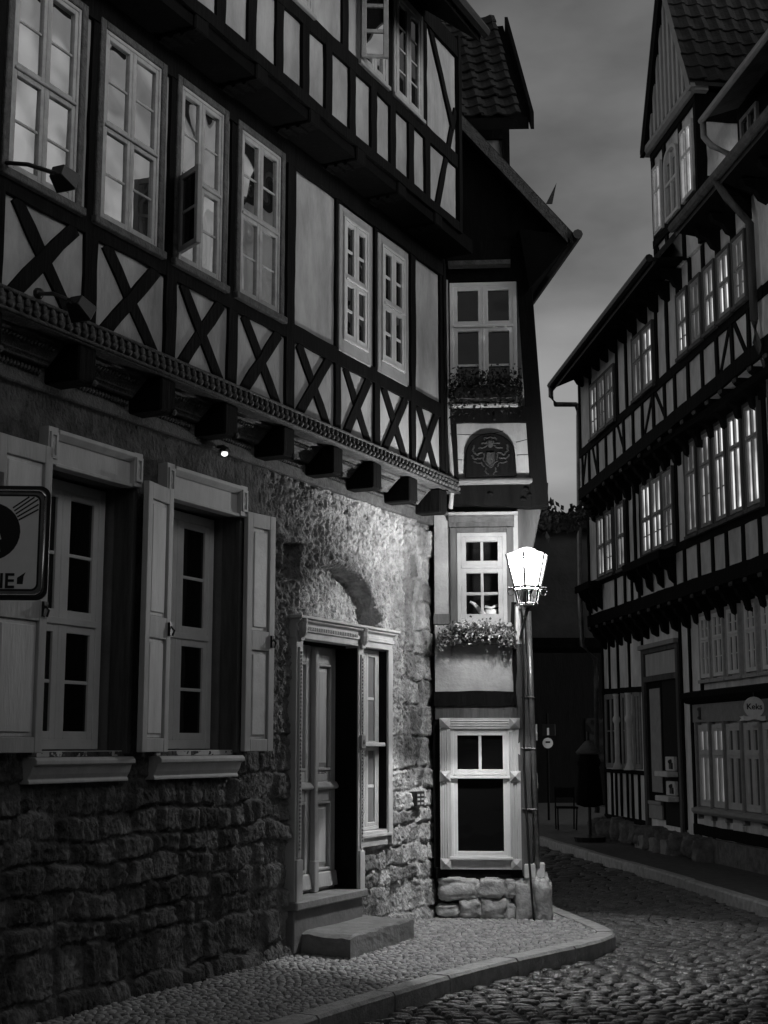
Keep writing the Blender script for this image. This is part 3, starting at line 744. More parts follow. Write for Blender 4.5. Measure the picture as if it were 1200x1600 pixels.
tag(build('stone_step', st, 'slab', None, origin=(-.3, 12.9, 0)), 'single worn stone step lying before the panelled house door', 'step')

# ------------------------------------------------------------------ the narrow corner house
CH = thing('corner_house', 'narrow tall corner house of one bay with white windows stacked above each other', 'house', tuple(T0.w(.45, 0, 0)))
T1 = T0; T2 = T0.off(.10); SD = Vector((-.114, 1, 0)).normalized()
def cslab(fr, u0, u1, z0, z1, n, m, name='plaster_wall', d=.12):
    mb = MB(); mb.box(fr, u0, u1, n-d, n, z0, z1); return build(name, mb, m, CH)
body = MB()
def foot(ur, z): return [T0.w(-.4, -.42, z), T0.w(ur, -.42, z), T0.w(ur, -.42, z)+SD*6, T0.w(-.4, -.42, z)+SD*6]
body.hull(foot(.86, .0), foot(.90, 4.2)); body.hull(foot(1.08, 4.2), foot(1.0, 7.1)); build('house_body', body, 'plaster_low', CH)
# plinth boulders
def boulder(c, rx, ry, rz, seed):
    mb = MB(); mb.ball((0, 0, 0), 1, 1, 1, 36, 24); out = []
    for p in mb.v:
        q = Vector([math.copysign(abs(a)**.5, a) for a in p])
        k = 1+.22*N.noise(q*1.3+Vector((seed, 0, 0)))+.10*N.noise(q*3.2+Vector((0, seed, 0)))+.10*N.noise(q*6+Vector((0, 0, seed)))+.05*N.noise(q*14+Vector((0, 0, seed)))
        out.append(Vector((c.x+q.x*rx*k, c.y+q.y*ry*k, c.z+q.z*rz*k)))
    mb.v = out; return mb
for i, (u, z, ru, rz) in enumerate(((.17, .29, .215, .115), (.50, .30, .15, .11), (.70, .29, .07, .10), (.06, .07, .13, .06), (.29, .09, .12, .10), (.535, .09, .155, .11), (.70, .06, .06, .09), (.86, .17, .135, .25), (1.03, .17, .09, .24))):
    build('plinth_stone', boulder(T0.w(u, -.07 if u < .9 else .0, z), ru, .15, rz, i*3.7+1), 'boulder', CH, smooth=True)
mb = MB(); mb.box(T0, -.06, .98, -.3, -.1, 0, .42); build('plinth_mortar', mb, 'joint', CH)
# ground floor
def cb(name, fr, p, q, w, n1, m='timber', n0=-.1, wob=.007):
    mb = MB(); mb.beam(fr, p, q, w, n0, n1, wob); return build(name, mb, m, CH)
cb('ground_beam', T0, (-.06, .445), (.96, .445), .10, .01); cb('corner_stud', T0, (-.045, .49), (-.045, 2.12), .08, -.03)
cslab(T0, -.06, .88, 2.02, 2.16, .0, 'timber_post', 'lintel_board')
cb('beam', T0, (-.07, 2.235), (.80, 2.235), .15, .02, 'timber', wob=.012)
for a, b, c, d in ((-.06, .20, 2.30, 4.20), (.70, .84, 2.30, 4.20), (.20, .70, 2.30, 3.045), (.20, .70, 3.985, 4.20)): cslab(T0, a, b, c, d, -.02, 'plaster_old', d=.36)
mb = MB(); mb.box(T0, .15, .75, -.41, -.39, 3.0, 4.05); build('room', mb, 'dark', CH)
mb = MB(); mb.box(T0, -.05, .88, -.41, -.14, .4, 2.02); build('room', mb, 'dark', CH)
mb = MB(); u = .0
mb.beam(T0, (.885, .42), (.845, 3.22), .11, -.1, .045, .012); build('corner_post', mb, 'timber_post', CH)
mb = MB(); mb.beam(T0, (.80, 2.16), (.785, 3.25), .07, -.1, .02); build('corner_board', mb, 'timber', CH)
mb = MB(); mb.tube([T0.w(.935, .03, 3.15), T0.w(.95, .03, 2.2), T0.w(.985, .03, .5)], .032, 8); build('pipe', mb, 'zinc', CH, smooth=True)
mb = MB(); mb.tube([T0.w(.868, .07, 3.2), T0.w(.872, .07, 2.6), T0.w(.865, .065, 1.5), T0.w(.90, .07, .6), T0.w(.93, .13, .1), T0.w(.94, .14, -.02)], .012, 6); build('cable', mb, 'metal', CH, smooth=True)
for zz in (2.25, 1.72, 1.1):
    mb = MB(); mb.tube([T0.w(.84, .06, zz), T0.w(.985, .06, zz-.01)], .011, 6); build('pipe_clip', mb, 'metal', CH)
mb = MB(); mb.box(T0, .85, .965, -.05, .075, .40, .545); mb.box(T0, .97, 1.06, -.12, .05, .40, .55); build('corner_bracket', mb, 'pale', CH, bevel=.01)
# big ground-floor window with moulded surround and pyramid blocks
sr = MB(); a, b, c, d = -.01, .825, .485, 2.03; q = .11
for x0, x1 in ((a, a+q), (b-q, b)):
    sr.box(T0, x0, x1, -.05, .05, c+q, d-q)
    for e in (.025, .05, .075): sr.tube([T0.w(x0+e, .05, c+q), T0.w(x0+e, .05, d-q)], .008, 6)
sr.box(T0, a+q, b-q, -.05, .05, d-q, d).box(T0, a+q, b-q, -.05, .035, c, c+q)
for e in (.03, .055, .08): sr.tube([T0.w(a+q, .05, d-q+e), T0.w(b-q, .05, d-q+e)], .008, 6)
sro = build('window_casing', sr, 'trim_grey', CH)
for zc in (c+q/2, 1.43, d-q/2):
    for x0 in (a, b-q):
        p = MB(); p.box(T0, x0-.002, x0+q+.002, -.05, .053, zc-q/2, zc+q/2)
        p.hull([T0.w(x0, .053, zc-q/2), T0.w(x0+q, .053, zc-q/2), T0.w(x0+q, .053, zc+q/2), T0.w(x0, .053, zc+q/2)], [T0.w(x0+q/2-.001, .12, zc-.001), T0.w(x0+q/2+.001, .12, zc-.001), T0.w(x0+q/2+.001, .12, zc+.001), T0.w(x0+q/2-.001, .12, zc+.001)])
        build('pyramid_block', p, 'trim_grey', sro)
window(CH, T0, a+q, b-q, c+q, d-q, .028, [(.655, 0, 0, 1), (.345, 0, 1, 1)], fw=.035, sw=.035, bw=.03, mf='white', mg='glass_dark', t=.08, sd=.035)
mb = MB(); mb.box(T0, a+q-.02, b-q+.02, .03, .075, c+q-.012, c+q+.018); build('window_ledge', mb, 'white', CH, bevel=.005); mb = MB(); mb.box(T0, a+q-.01, b-q+.01, .03, .06, 1.405, 1.435); build('transom', mb, 'white', CH, bevel=.005)
# edge-on surround of the side window, facing the alley
mb = MB(); sx = .99
def sidebox(z0, z1, ex):
    p = [T0.w(sx-.05, -.25, z0), T0.w(sx+ex, -.25, z0), T0.w(sx+ex, -.25, z0)+SD*.9, T0.w(sx-.05, -.25, z0)+SD*.9]
    mb.hull(p, [v+Vector((0, 0, z1-z0)) for v in p])
sidebox(.62, 1.80, .0); sidebox(1.80, 1.97, .025); sidebox(1.30, 1.46, .02); build('side_window_casing', mb, 'trim_grey', CH)
# first floor
cslab(T0, .10, .84, 4.185, 4.215, .08, 'surround', 'cornice', .2); cslab(T0, .10, .80, 4.06, 4.182, .0, 'timber_post', 'cornice_board', .1); 
mb = MB(); mb.profile(T0, [(.0, 4.12), (.02, 4.12), (.06, 4.165), (.06, 4.183), (.0, 4.183)], .10, .80); build('cornice_moulding', mb, 'timber_post', CH)
sr = MB(); sr.box(T0, .11, .185, -.05, .02, 2.98, 4.06).box(T0, .715, .79, -.05, .02, 2.98, 4.06).box(T0, .185, .715, -.05, .02, 4.0, 4.06); build('window_casing', sr, 'timber_post', CH, bevel=.005)
w1 = window(CH, T0, .185, .715, 3.03, 4.0, .03, [(.63, 1, 1, 1), (.37, 0, 1, 1)], fw=.045, sw=.05, bw=.03, mf='window_grey', mg='glass_clear', t=.09, sill=.05, sd=.05)
cslab(T0, -.07, .10, 3.02, 3.13, .01, 'timber_post', 'timber_stub')
# side-jettied coving at the right of the first floor window
mb = MB(); mb.hull([T0.w(.83, -.1, 3.2), T0.w(.86, -.02, 3.2), T0.w(.86, -.02, 3.2)+SD*4, T0.w(.83, -.1, 3.2)+SD*4], [T0.w(.8, -.1, 4.28), T0.w(1.10, -.0, 4.28), T0.w(1.10, -.0, 4.28)+SD*4, T0.w(.8, -.1, 4.28)+SD*4])
build('coving', mb, 'timber_post', CH)
# jetty to the second floor
mb = MB(); mb.beam(T2, (.06, 4.44), (1.16, 4.38), .27, -.15, .02, .01); build('jetty_beam', mb, 'timber', CH)
mb = MB()
for (u, z) in ((.93, 4.45), (.97, 4.38), (.55, 4.40), (.9, 4.34)): mb.ball(T2.w(u, .03, z), .035, .02, .02, 7, 5)
build('carving', mb, 'timber', CH)
cslab(T2, .05, 1.0, 4.50, 6.95, -.02, 'plaster')
def quad_beam(name, pts, n0, n1, m='timber'):
    mb = MB(); mb.prism(T2, pts, n0, n1); return build(name, mb, m, CH, bevel=.008)
quad_beam('corner_post', [(.86, 6.95), (1.02, 6.95), (1.17, 4.26), (.985, 4.26)], -.12, .035)
quad_beam('post', [(.095, 6.95), (.135, 6.95), (.215, 4.52), (.15, 4.52)], -.1, .03)
mb = MB(); mb.tube([T2.w(T2.px(x, y, .06)[0], .06, T2.px(x, y, .06)[1]) for x, y in ((696.5, 438), (698, 560), (700, 660), (705, 725), (707, 760), (704, 795))], .024, 8); build('corner_pipe', mb, 'surround', CH, smooth=True)
cb('sill_rail', T2, (.10, 5.27), (1.05, 5.27), .17, .03); cb('head_beam', T2, (.04, 6.86), (1.0, 6.86), .18, .03)
cslab(T2, .10, .80, 6.96, 7.20, .12, 'timber', 'frieze_board'); cslab(T2, .12, .80, 6.92, 6.97, .16, 'timber_worn', 'frieze_moulding', .2)
cslab(T2, -.1, 1.0, 6.95, 7.3, .02, 'timber', 'upper_wall')
window(CH, T2, .13, .86, 5.36, 6.76, .035, [(.655, 1, 0, 2), (.345, 0, 0, 2)], fw=.042, sw=.042, bw=.025, mf='bright_white', mg='glass_dark', t=.09, sd=.04)
mb = MB(); mb.box(T2, .14, .86, .0, .12, 5.345, 5.375); build('window_sill', mb, 'oldwhite', CH, bevel=.006)
# arched plaque with a carved crest
pl = [(.28, 4.585), (.835, 4.60)]
for i in range(17):
    a_ = math.pi*i/16; pl.append((.555+.265*math.cos(a_), 4.83+.24*math.sin(a_)))
mb = MB(); mb.prism(T2, pl, -.03, .03); pq = build('crest_plaque', mb, 'timber', CH, bevel=.01)
mb = MB()
def rl(pts, r):
    out = []
    for (u0, z0), (u1, z1) in zip(pts, pts[1:]): out += [(u0+(u1-u0)*i/4, z0+(z1-z0)*i/4) for i in range(4)]
    out.append(pts[-1]); mb.tube([T2.w(u+.006*math.sin(i*1.9), .032, z+.007*math.cos(i*1.3)) for i, (u, z) in enumerate(out)], r*.7, 6)
mb.hull([T2.w(.505, .03, 4.86), T2.w(.605, .03, 4.86), T2.w(.605, .03, 4.76), T2.w(.555, .03, 4.69), T2.w(.505, .03, 4.76)], [T2.w(.515, .048, 4.85), T2.w(.595, .048, 4.85), T2.w(.595, .048, 4.765), T2.w(.555, .048, 4.705), T2.w(.515, .048, 4.765)])
for sg in (-1, 1):
    X = lambda k: .555+sg*k
    rl([(X(.0), 5.02), (X(.05), 5.015), (X(.07), 5.0)], .012); rl([(X(.02), 4.98), (X(.06), 4.95), (X(.10), 4.96)], .014); rl([(X(.03), 4.93), (X(.10), 4.90), (X(.13), 4.91)], .012)
    rl([(X(.18), 4.93), (X(.19), 4.87), (X(.14), 4.83), (X(.08), 4.86)], .016); rl([(X(.2), 4.82), (X(.16), 4.78), (X(.09), 4.80)], .014); rl([(X(.18), 4.75), (X(.10), 4.74), (X(.07), 4.70)], .012)
    rl([(X(.07), 4.84), (X(.075), 4.76), (X(.0), 4.69)], .012); rl([(X(.05), 4.68), (X(.06), 4.64), (X(.02), 4.62)], .012)
mb.ball(T2.w(.555, .03, 4.955), .04, .025, .05, 10, 6); 
build('crest_relief', mb, 'crest', pq)
mb = MB(); mb.profile(T2, [(-.02, 4.50), (.02, 4.50), (.055, 4.53), (.055, 4.555), (.02, 4.585), (-.02, 4.585)], .21, 1.0); build('plaque_ledge', mb, 'plaster_low', CH, bevel=.01)
mb = MB()
for pts in (((.2, 5.07), (.4, 5.06), (.6, 5.075), (.7, 5.1)), ((.19, 4.79), (.28, 4.785)), ((.84, 4.83), (.97, 4.835)), ((.83, 4.97), (.95, 5.0))):
    mb.tube([T2.w(u, -.021, z) for u, z in pts], .005, 5)
build('crack', mb, 'joint', CH)
# roof: verge falling to the right, eave running back along the alley
V = lambda u, n, z: T2.w(u, n, z)
sl_ = lambda p, d: p+SD*d
rf = MB(); A, B = V(.05, .22, 8.92), V(1.48, .22, 7.23)
rf.hull([A, B, sl_(B, 6), sl_(A, 6)], [p-Vector((0, 0, .12)) for p in (A, B, sl_(B, 6), sl_(A, 6))]); build('roof', rf, 'tile', CH)
rf = MB(); dn = Vector((0, 0, -.16)); A2, B2 = V(.05, .235, 8.90), V(1.42, .235, 7.28)
rf.hull([A2, B2, B2+dn, A2+dn], [p-T2.n*.03 for p in (A2, B2, B2+dn, A2+dn)]); build('bargeboard', rf, 'timber_worn', CH)
rf = MB(); rf.tube([V(1.53, .26, 7.20), sl_(V(1.53, .26, 7.20), 6)], .055, 8); build('gutter', rf, 'metal', CH)
rf = MB(); A, B = V(1.50, .2, 7.2), V(1.0, .2, 6.62); rf.hull([A, B, V(.9, .2, 7.3)], [sl_(p, 6) for p in (A, B, V(.9, .2, 7.3))]); build('eave_soffit', rf, 'soffit', CH)
rf = MB(); rf.prism(T2, [(-.2, 7.15), (1.02, 7.15), (1.2, 7.4), (-.2, 9.0)], -.15, .05); build('gable_wall', rf, 'timber', CH)
rf = MB(); k = V(1.2, .1, 7.62); rf.hull([k, k+Vector((.07, 0, 0)), k+Vector((.12, 0, .24))], [p+Vector((0, .02, 0)) for p in (k, k+Vector((.07, 0, 0)), k+Vector((.12, 0, .24)))]); build('snow_guard', rf, 'metal', CH)
# roof dormer behind it
Yd = 15.9
e0, e1 = at(700, 186, Yd-.45), at(826, 184, Yd-.45); r0, r1 = at(660, 52, Yd+.8), at(786, 40, Yd+.8)
ax = (e1-e0).normalized(); upd = (r1-e1); L_ = upd.length; upd.normalize()
DO = Fr(e0.x, Yd, 1, 0)
dm = MB(); dz = Vector((0, 0, -.14)); dm.hull([e0, e1, r1, r0], [p+dz for p in (e0, e1, r1, r0)]); drm = build('dormer', dm, 'soffit', CH)
tiles('dormer_tiles', e0+Vector((0, 0, .01)), ax, (upd-ax*upd.dot(ax)).normalized() if False else upd, (e1-e0).length, L_, drm, .21, .2)
dm = MB(); A = e1+Vector((.02, -.02, .06)); B = r1+Vector((.02, 0, .12)); dm.hull([A, B, B+dz*1.5, A+dz*1.5], [p+Vector((.04, 0, 0)) for p in (A, B, B+dz*1.5, A+dz*1.5)]); build('dormer_verge', dm, 'timber', drm)
p, q = at(700, 214, Yd), at(798, 430, Yd); dm = MB(); dm.box(Fr(0, Yd, 1, 0), p.x, q.x-.02, -2, -.03, q.z, p.z+.2); build('dormer_wall', dm, 'plaster', drm)
pa = at(785, 200, Yd); dm = MB(); dm.box(Fr(0, Yd, 1, 0), pa.x, q.x+.01, -.1, .0, q.z, p.z+.15); dm.box(Fr(0, Yd, 1, 0), p.x, pa.x, -.1, .02, p.z-.03, p.z+.2); build('dormer_post', dm, 'timber', drm)

# flower boxes
def flower_box(fr, u0, u1, z0, dep, label, leafm, blm, nleaf, nb, spread, seed, hh=.14, bs=1):
    rr = random.Random(seed); t = thing('flower_box', label, 'flower box', tuple(fr.w((u0+u1)/2, .1, z0)))
    m_ = MB(); m_.hull([fr.w(u, n, z0) for u, n in ((u0+.015, .06), (u1-.015, .06), (u1-.015, dep-.02), (u0+.015, dep-.02))], [fr.w(u, n, z0+.12) for u, n in ((u0, .05), (u1, .05), (u1, dep), (u0, dep))]); build('trough', m_, 'metal', t, bevel=.006)
    m_ = MB()
    for u in (u0-.02, u1+.0): m_.box(fr, u, u+.02, .0, dep, z0-.02, z0-.002).box(fr, u, u+.02, .0, .02, z0-.12, z0-.02)
    build('bracket', m_, 'zinc' if bs > .5 else 'metal', t)
    lm, fm = MB(), MB()
    def spot():
        u = rr.uniform(u0-spread, u1+spread); ed = max(0, max(u0-u, u-u1))
        return fr.w(u, rr.uniform(.04, dep+.08), z0+.09+rr.gauss(.03, hh*.36)-ed*.6)
    def leafq(mb, p, s):
        d = Vector((rr.gauss(0, 1), rr.gauss(0, 1), rr.gauss(0, .8))).normalized(); e = d.orthogonal().normalized(); e = (e*math.cos(rr.uniform(0, 6))+d.cross(e)*math.sin(rr.uniform(0, 6)))
        n = d.cross(e); mb.add([p-d*s, p-e*s*.6+n*s*.1, p+d*s, p+e*s*.6+n*s*.1, p+n*s*.25], [(0, 1, 4), (1, 2, 4), (2, 3, 4), (3, 0, 4)])
    for _ in range(nleaf): leafq(lm, spot(), rr.uniform(.012, .03))
    for _ in range(nb):
        p = spot()+fr.n*.04
        for _k in range(7): leafq(fm, p+Vector((rr.gauss(0, .013), rr.gauss(0, .013), rr.gauss(0, .013))), rr.uniform(.010, .018))
    f_ = build('foliage', lm, leafm, t); f_['kind'] = 'stuff'
    f_ = build('blossom', fm, blm, t); f_['kind'] = 'stuff'
    return t
flower_box(T0, .13, .66, 2.80, .24, 'lamplit flower box with pale blossoms below the small first floor window', 'leaf', 'blossom', 1500, 75, .14, 3)
flower_box(T2, .17, .85, 5.40, .26, 'shadowed flower box of dark plants at the top window of the corner house', 'ivy_dark', 'ivy', 1500, 14, .05, 4, .30, 0)
# watering can standing behind the glass of that window: on the inner sill
cn = thing('watering_can', 'white watering can with a long spout standing in the lamplit first floor window', 'watering can', tuple(T0.w(.55, .0, 3.1)))
m_ = MB(); pc = T0.w(.545, -.15, 3.05); m_.lathe(pc, [(.062, 0), (.062, .015), (.075, .13), (.070, .135)], 14); 
build('can', m_, 'can', cn, smooth=True)
m_ = MB(); m_.tube([T0.w(.49, -.15, 3.12), T0.w(.42, -.15, 3.18), T0.w(.36, -.15, 3.25), T0.w(.315, -.15, 3.275)], .030, 8, .013)
build('spout', m_, 'can', cn, smooth=True)
m_ = MB(); m_.tube([T0.w(.475, -.15, 3.22), T0.w(.545, -.15, 3.205), T0.w(.615, -.15, 3.235)], .016, 6); build('rim', m_, 'can', cn, smooth=True)

# ------------------------------------------------------------------ street lamp on the corner post
YL = 13.6
lc = at(824, 918, YL); SC = YL/F/math.cos(TH)*1.0
S_ = lambda px: px*YL/F*1.0
base_pt = T0.w(.845, .05, 3.17)
t = thing('street_lamp', 'glowing hexagonal lantern street lamp on a bracket at the corner post', 'street lamp', tuple(lc))
def hexa(r, z, rot=.26): return [lc+Vector((r*math.cos(rot+i*math.pi/3), r*math.sin(rot+i*math.pi/3), z)) for i in range(6)]
rb, rt, ht = S_(21), S_(34), S_(52)
def panes(a, b):
    mb = MB()
    for i in range(6):
        j = (i+1) % 6; mb.hull([a[i], a[j], b[j], b[i]], [p+(lc-p).normalized()*.004 for p in (a[i], a[j], b[j], b[i])])
    return mb
m_ = panes(hexa(rb, .005), hexa(rt, ht)); build('lantern_glass', m_, 'lamp_glass', t)
m_ = MB(); m_.hull(hexa(rt*.98, ht+.002), hexa(rt*.55, ht+S_(5))); m_.lathe(lc+Vector((0, 0, ht+S_(5))), [(rt*.5, 0), (rt*.42, S_(3)), (rt*.2, S_(6)), (.01, S_(7))], 14); build('lantern_roof', m_, 'lamp_top', t)
m_ = MB(); m_.ball(lc+Vector((0, 0, ht*.80)), .07, .07, .06, 16, 10); build('bulb', m_, 'lamp_bulb', t, smooth=True)
m_ = MB(); m_.hull(hexa(rb*.86, -.010), hexa(rb*.86, -.004)); build('lens', m_, 'lamp_lens', t)
fr_ = MB(); a, b = hexa(rb+.004, .0), hexa(rt+.004, ht)
for i in range(6): fr_.tube([a[i], b[i]], .0105, 6)
for i in range(6): fr_.tube([a[i], a[(i+1) % 6]], .014, 6)
c6 = hexa(rb*1.05, -.005); d6 = hexa(rb*.74, -S_(26))
for i in range(6):
    fr_.tube([c6[i], (c6[i]*.45+d6[i]*.55)+(d6[i]-lc).normalized()*.012*0, d6[i]], .011, 6); fr_.tube([d6[i], d6[(i+1) % 6]], .011, 6)
build('lantern_frame', fr_, 'metal', t)
m_ = MB(); m_.hull(hexa(rb*.9, -.016), hexa(rb*.68, -S_(25))); build('lower_glass', m_, 'glass_clear', t)
m_ = MB()
for sg in (-1, 1):
    cc = lc+Vector((sg*(rb*1.05+.022), 0, -.045)); m_.tube([cc+Vector((.032*math.cos(q*.7), 0, .032*math.sin(q*.7))) for q in range(9)], .007, 6)
    m_.tube([lc+Vector((sg*rb*.6, 0, -.004)), lc+Vector((sg*(rb+.06), 0, -.004))], .012, 6)
build('scroll', m_, 'metal', t)
m_ = MB(); bt = lc+Vector((0, 0, -S_(27))); m_.lathe(bt, [(.05, .012), (.05, -.01), (.03, -.03)], 10)
m_.tube([bt+Vector((0, 0, -.03)), bt+Vector((-.01, .15, -.10)), base_pt+Vector((0, -.3, .02)), base_pt], .02, 8); build('bracket', m_, 'metal', t, smooth=True); m_ = MB(); m_.tube([bt+Vector((0, .1, -.06)), base_pt+Vector((0, -.02, -.30))], .014, 6)
build('bracket_strut', m_, 'metal', t, smooth=True)
m_ = MB(); m_.box(T0, .80, .89, .045, .065, 2.80, 3.2); build('wall_plate', m_, 'pale', t, bevel=.005)

# ------------------------------------------------------------------ traffic sign at the left edge
YS = 7.1; k = YS/F
sc = at(-14, 848, YS); t = thing('traffic_sign', 'square grey zone end sign with black rounded rim cut off by the left edge', 'road sign', (sc.x, sc.y, 0))
SX, SZ = Vector((1, .06, 0)).normalized(), Vector((0, 0, 1)); SN = SX.cross(SZ)
def sp(x, z, n=0): return sc+SX*x+SZ*z+SN*n
def rrect(w, h, r, n):
    o = []
    for cx, cy, a0 in ((w-r, h-r, 0), (-w+r, h-r, 90), (-w+r, -h+r, 180), (w-r, -h+r, 270)):
        for j in range(6):
            a = math.radians(a0+j*18); o.append(sp(cx+r*math.cos(a), cy+r*math.sin(a), n))
    return o
W, HH = 91*k, 91*k
m_ = MB(); m_.hull(rrect(W, HH, .055, 0), rrect(W, HH, .055, .012)); build('rim_plate', m_, 'sign_black', t)
m_ = MB(); m_.hull(rrect(W-.018, HH-.018, .045, .012), rrect(W-.018, HH-.018, .045, .014)); build('border', m_, 'zinc', t)
m_ = MB(); m_.hull(rrect(W-.046, HH-.046, .035, .014), rrect(W-.046, HH-.046, .035, .016)); build('border', m_, 'sign_black', t)
m_ = MB(); m_.hull(rrect(W-.056, HH-.056, .028, .016), rrect(W-.056, HH-.056, .028, .018)); build('sign_face', m_, 'sign_face', t)
m_ = MB(); lp_ = rrect(W-.026, HH-.026, .04, .02); m_.tube(lp_+[lp_[0]], .006, 8); build('rim', m_, 'chrome', t, smooth=True)
cz = 17*k
m_ = MB(); m_.hull([sp(46*k*math.cos(j*.2094), cz+46*k*math.sin(j*.2094), .018) for j in range(30)], [sp(46*k*math.cos(j*.2094), cz+46*k*math.sin(j*.2094), .0195) for j in range(30)]); build('disc', m_, 'sign_black', t)
m_ = MB()
SHX = 0
def poly(pts): pts = [(x+SHX, z) for x, z in pts]; m_.hull([sp(x*k, cz+z*k, .0195) for x, z in pts], [sp(x*k, cz+z*k, .021) for x, z in pts])
def dsc(x, z, r): poly([(x+r*math.cos(j*.628), z+r*math.sin(j*.628)) for j in range(10)])
SHX = -5; dsc(-9, 29, 5); poly([(-15, 22), (-4, 22), (-2, 2), (-5, -30), (-9, -30), (-10, -4), (-13, -30), (-17, -30), (-17, 0)])
dsc(14, 6, 4); poly([(10, 1), (18, 1), (22, -12), (18, -14), (21, -32), (16, -32), (14, -20), (12, -32), (8, -32), (10, -12)]); poly([(-3, 14), (0, 13), (10, -4), (8, -6)])
build('pedestrian_symbol', m_, 'sign_face', t); SHX = 0
m_ = MB()
for i in range(5):
    A = Vector((33+2.4*i, 38-4.8*i)); B = Vector(((58, 56), (66, 55.5), (72, 52), (73, 44), (73, 36))[i]); e_ = (B-A).normalized(); e_ = Vector((-e_.y, e_.x))*1.15
    poly([tuple(A+e_), tuple(B+e_), tuple(B-e_), tuple(A-e_)])
build('diagonal_stripe', m_, 'sign_black', t)
build('lettering', text_mb('ZONE', 33*k, sp(-5*k, -62*k, .019), SX, SZ), 'sign_black', t)
m_ = MB(); m_.hull([sp(x*k, z*k, .0185) for x, z in ((44, -66), (53, -66), (54, -54), (57, -47), (50, -52), (44, -56))], [sp(x*k, z*k, .0195) for x, z in ((44, -66), (53, -66), (54, -54), (57, -47), (50, -52), (44, -56))]); build('sticker', m_, 'sign_black', t)
m_ = MB(); m_.tube([(sc.x, sc.y+.05, -.1), (sc.x, sc.y+.05, sc.z+HH+.08)], .038, 12); build('pole', m_, 'zinc', t, smooth=True)
for zz in (-.2, .2):
    m_ = MB(); m_.box(Fr(sc.x, sc.y, 1, 0), -.06, .06, -.095, -.002, sc.z+zz-.015, sc.z+zz+.015); build('clamp', m_, 'zinc', t)

# ------------------------------------------------------------------ right: the long timber house with the gabled dormer
RH = thing('long_timber_house', 'long three storey timber framed house with rows of lit windows along the right side', 'house', tuple(R0.w(0, 0, 0)))
UE = -9.8
def rs(fr, u0, u1, z0, z1, m='plaster_grey', n=-.012, name='plaster_wall', d=.15):
    mb = MB(); mb.box(fr, u0, u1, n-d, n, z0, z1); return build(name, mb, m, RH)
def rb_(name, fr, p, q, w, n1=.012, m='timber', n0=-.08, par=None):
    mb = MB(); mb.beam(fr, p, q, w, n0, n1, .006); return build(name, mb, m, par or RH)
def quadwall(fr, pts, m, name='plaster_wall', n=-.012):
    mb = MB(); mb.prism(fr, pts, n-.15, n); return build(name, mb, m, RH)
bd = MB()
def rfoot(f, u0, u1, z): return [f.w(u0, -.16, z), f.w(u1, -.16, z), f.w(u1, -5, z), f.w(u0, -5, z)]
bd.hull(rfoot(R0, UE, 3.45, -.2), rfoot(R0, UE, 3.45, 4.2)); bd.hull(rfoot(R1, UE, 3.2, 4.2), rfoot(R1, UE, 3.2, 6.7)); bd.hull(rfoot(R2, UE, 2.45, 6.7), rfoot(R2, UE, 2.45, 9.2))
build('house_body', bd, 'plaster_grey', RH)
rl2 = lambda u: 7.42-.0215*u if u > -7 else 7.57
bt2 = lambda u: 6.72-.028*u if u > -7 else 6.92
# walls
rs(R0, UE, 3.5, -.1, 4.0); rs(R1, UE, 3.25, 4.2, 6.6); quadwall(R2, [(2.55, 6.55), (2.55, 9.2), (UE, 9.2), (UE, 6.75)], 'plaster_grey')
# stone plinth
for i in range(11):
    u = 3.4-i*.6
    build('plinth_stone', boulder(R0.w(u, .02, .16+R(-.03, .03)), R(.24, .34), .13, R(.17, .25), 31+i*2.3), 'plinth_dark', RH, smooth=True)
mb = MB(); mb.box(R0, UE, 3.5, -.1, .05, -.1, .34); build('plinth', mb, 'plinth_dark', RH)
# jetties: beams, brackets under them
for fr, f0, zf, ue, dz in ((R1, R0, lambda u: 4.24, 3.3, 4.0), (R2, R1, bt2, 2.6, 6.5)):
    mb = MB(); n = 12
    mb.beam(fr, (ue, zf(ue)-.08), (-7, zf(-7)-.08), .22, -.35, .03); build('sill_beam', mb, 'timber', RH)
    mb = MB(); mb.beam(fr, (-7.02, zf(-7)-.08), (UE, zf(-7)-.08), .22, -.35, .03); build('sill_beam', mb, 'timber', RH)
    mb = MB(); mb.box(fr, UE, ue-.1, -.5, -.02, zf(0)-.24, zf(0)-.14); build('jetty_soffit', mb, 'soffit', RH)
    mb = MB(); mb.beam(f0, (ue+.2, dz-.08), (UE, dz-.05 if dz < 5 else dz), .2, -.1, .03); build('top_plate', mb, 'timber', RH)
    u = ue-.08
    while u > -7.4:
        zz = zf(u)-.16; c = MB()
        c.hull([f0.w(u-.075, n_, z_) for n_, z_ in ((-.02, zz), (.31, zz), (.31, zz-.10), (.25, zz-.14), (.22, zz-.22), (.12, zz-.30), (.09, zz-.42), (-.02, zz-.48))],
               [f0.w(u+.075, n_, z_) for n_, z_ in ((-.02, zz), (.31, zz), (.31, zz-.10), (.25, zz-.14), (.22, zz-.22), (.12, zz-.30), (.09, zz-.42), (-.02, zz-.48))])
        b_ = build('bracket', c, 'timber', RH, bevel=.01)
        c = MB()
        for q in (-.045, 0, .045): c.ball(f0.w(u+q, .315, zz-.06), .02, .02, .035, 6, 5)
        build('carving', c, 'timber_worn', b_); u -= .56
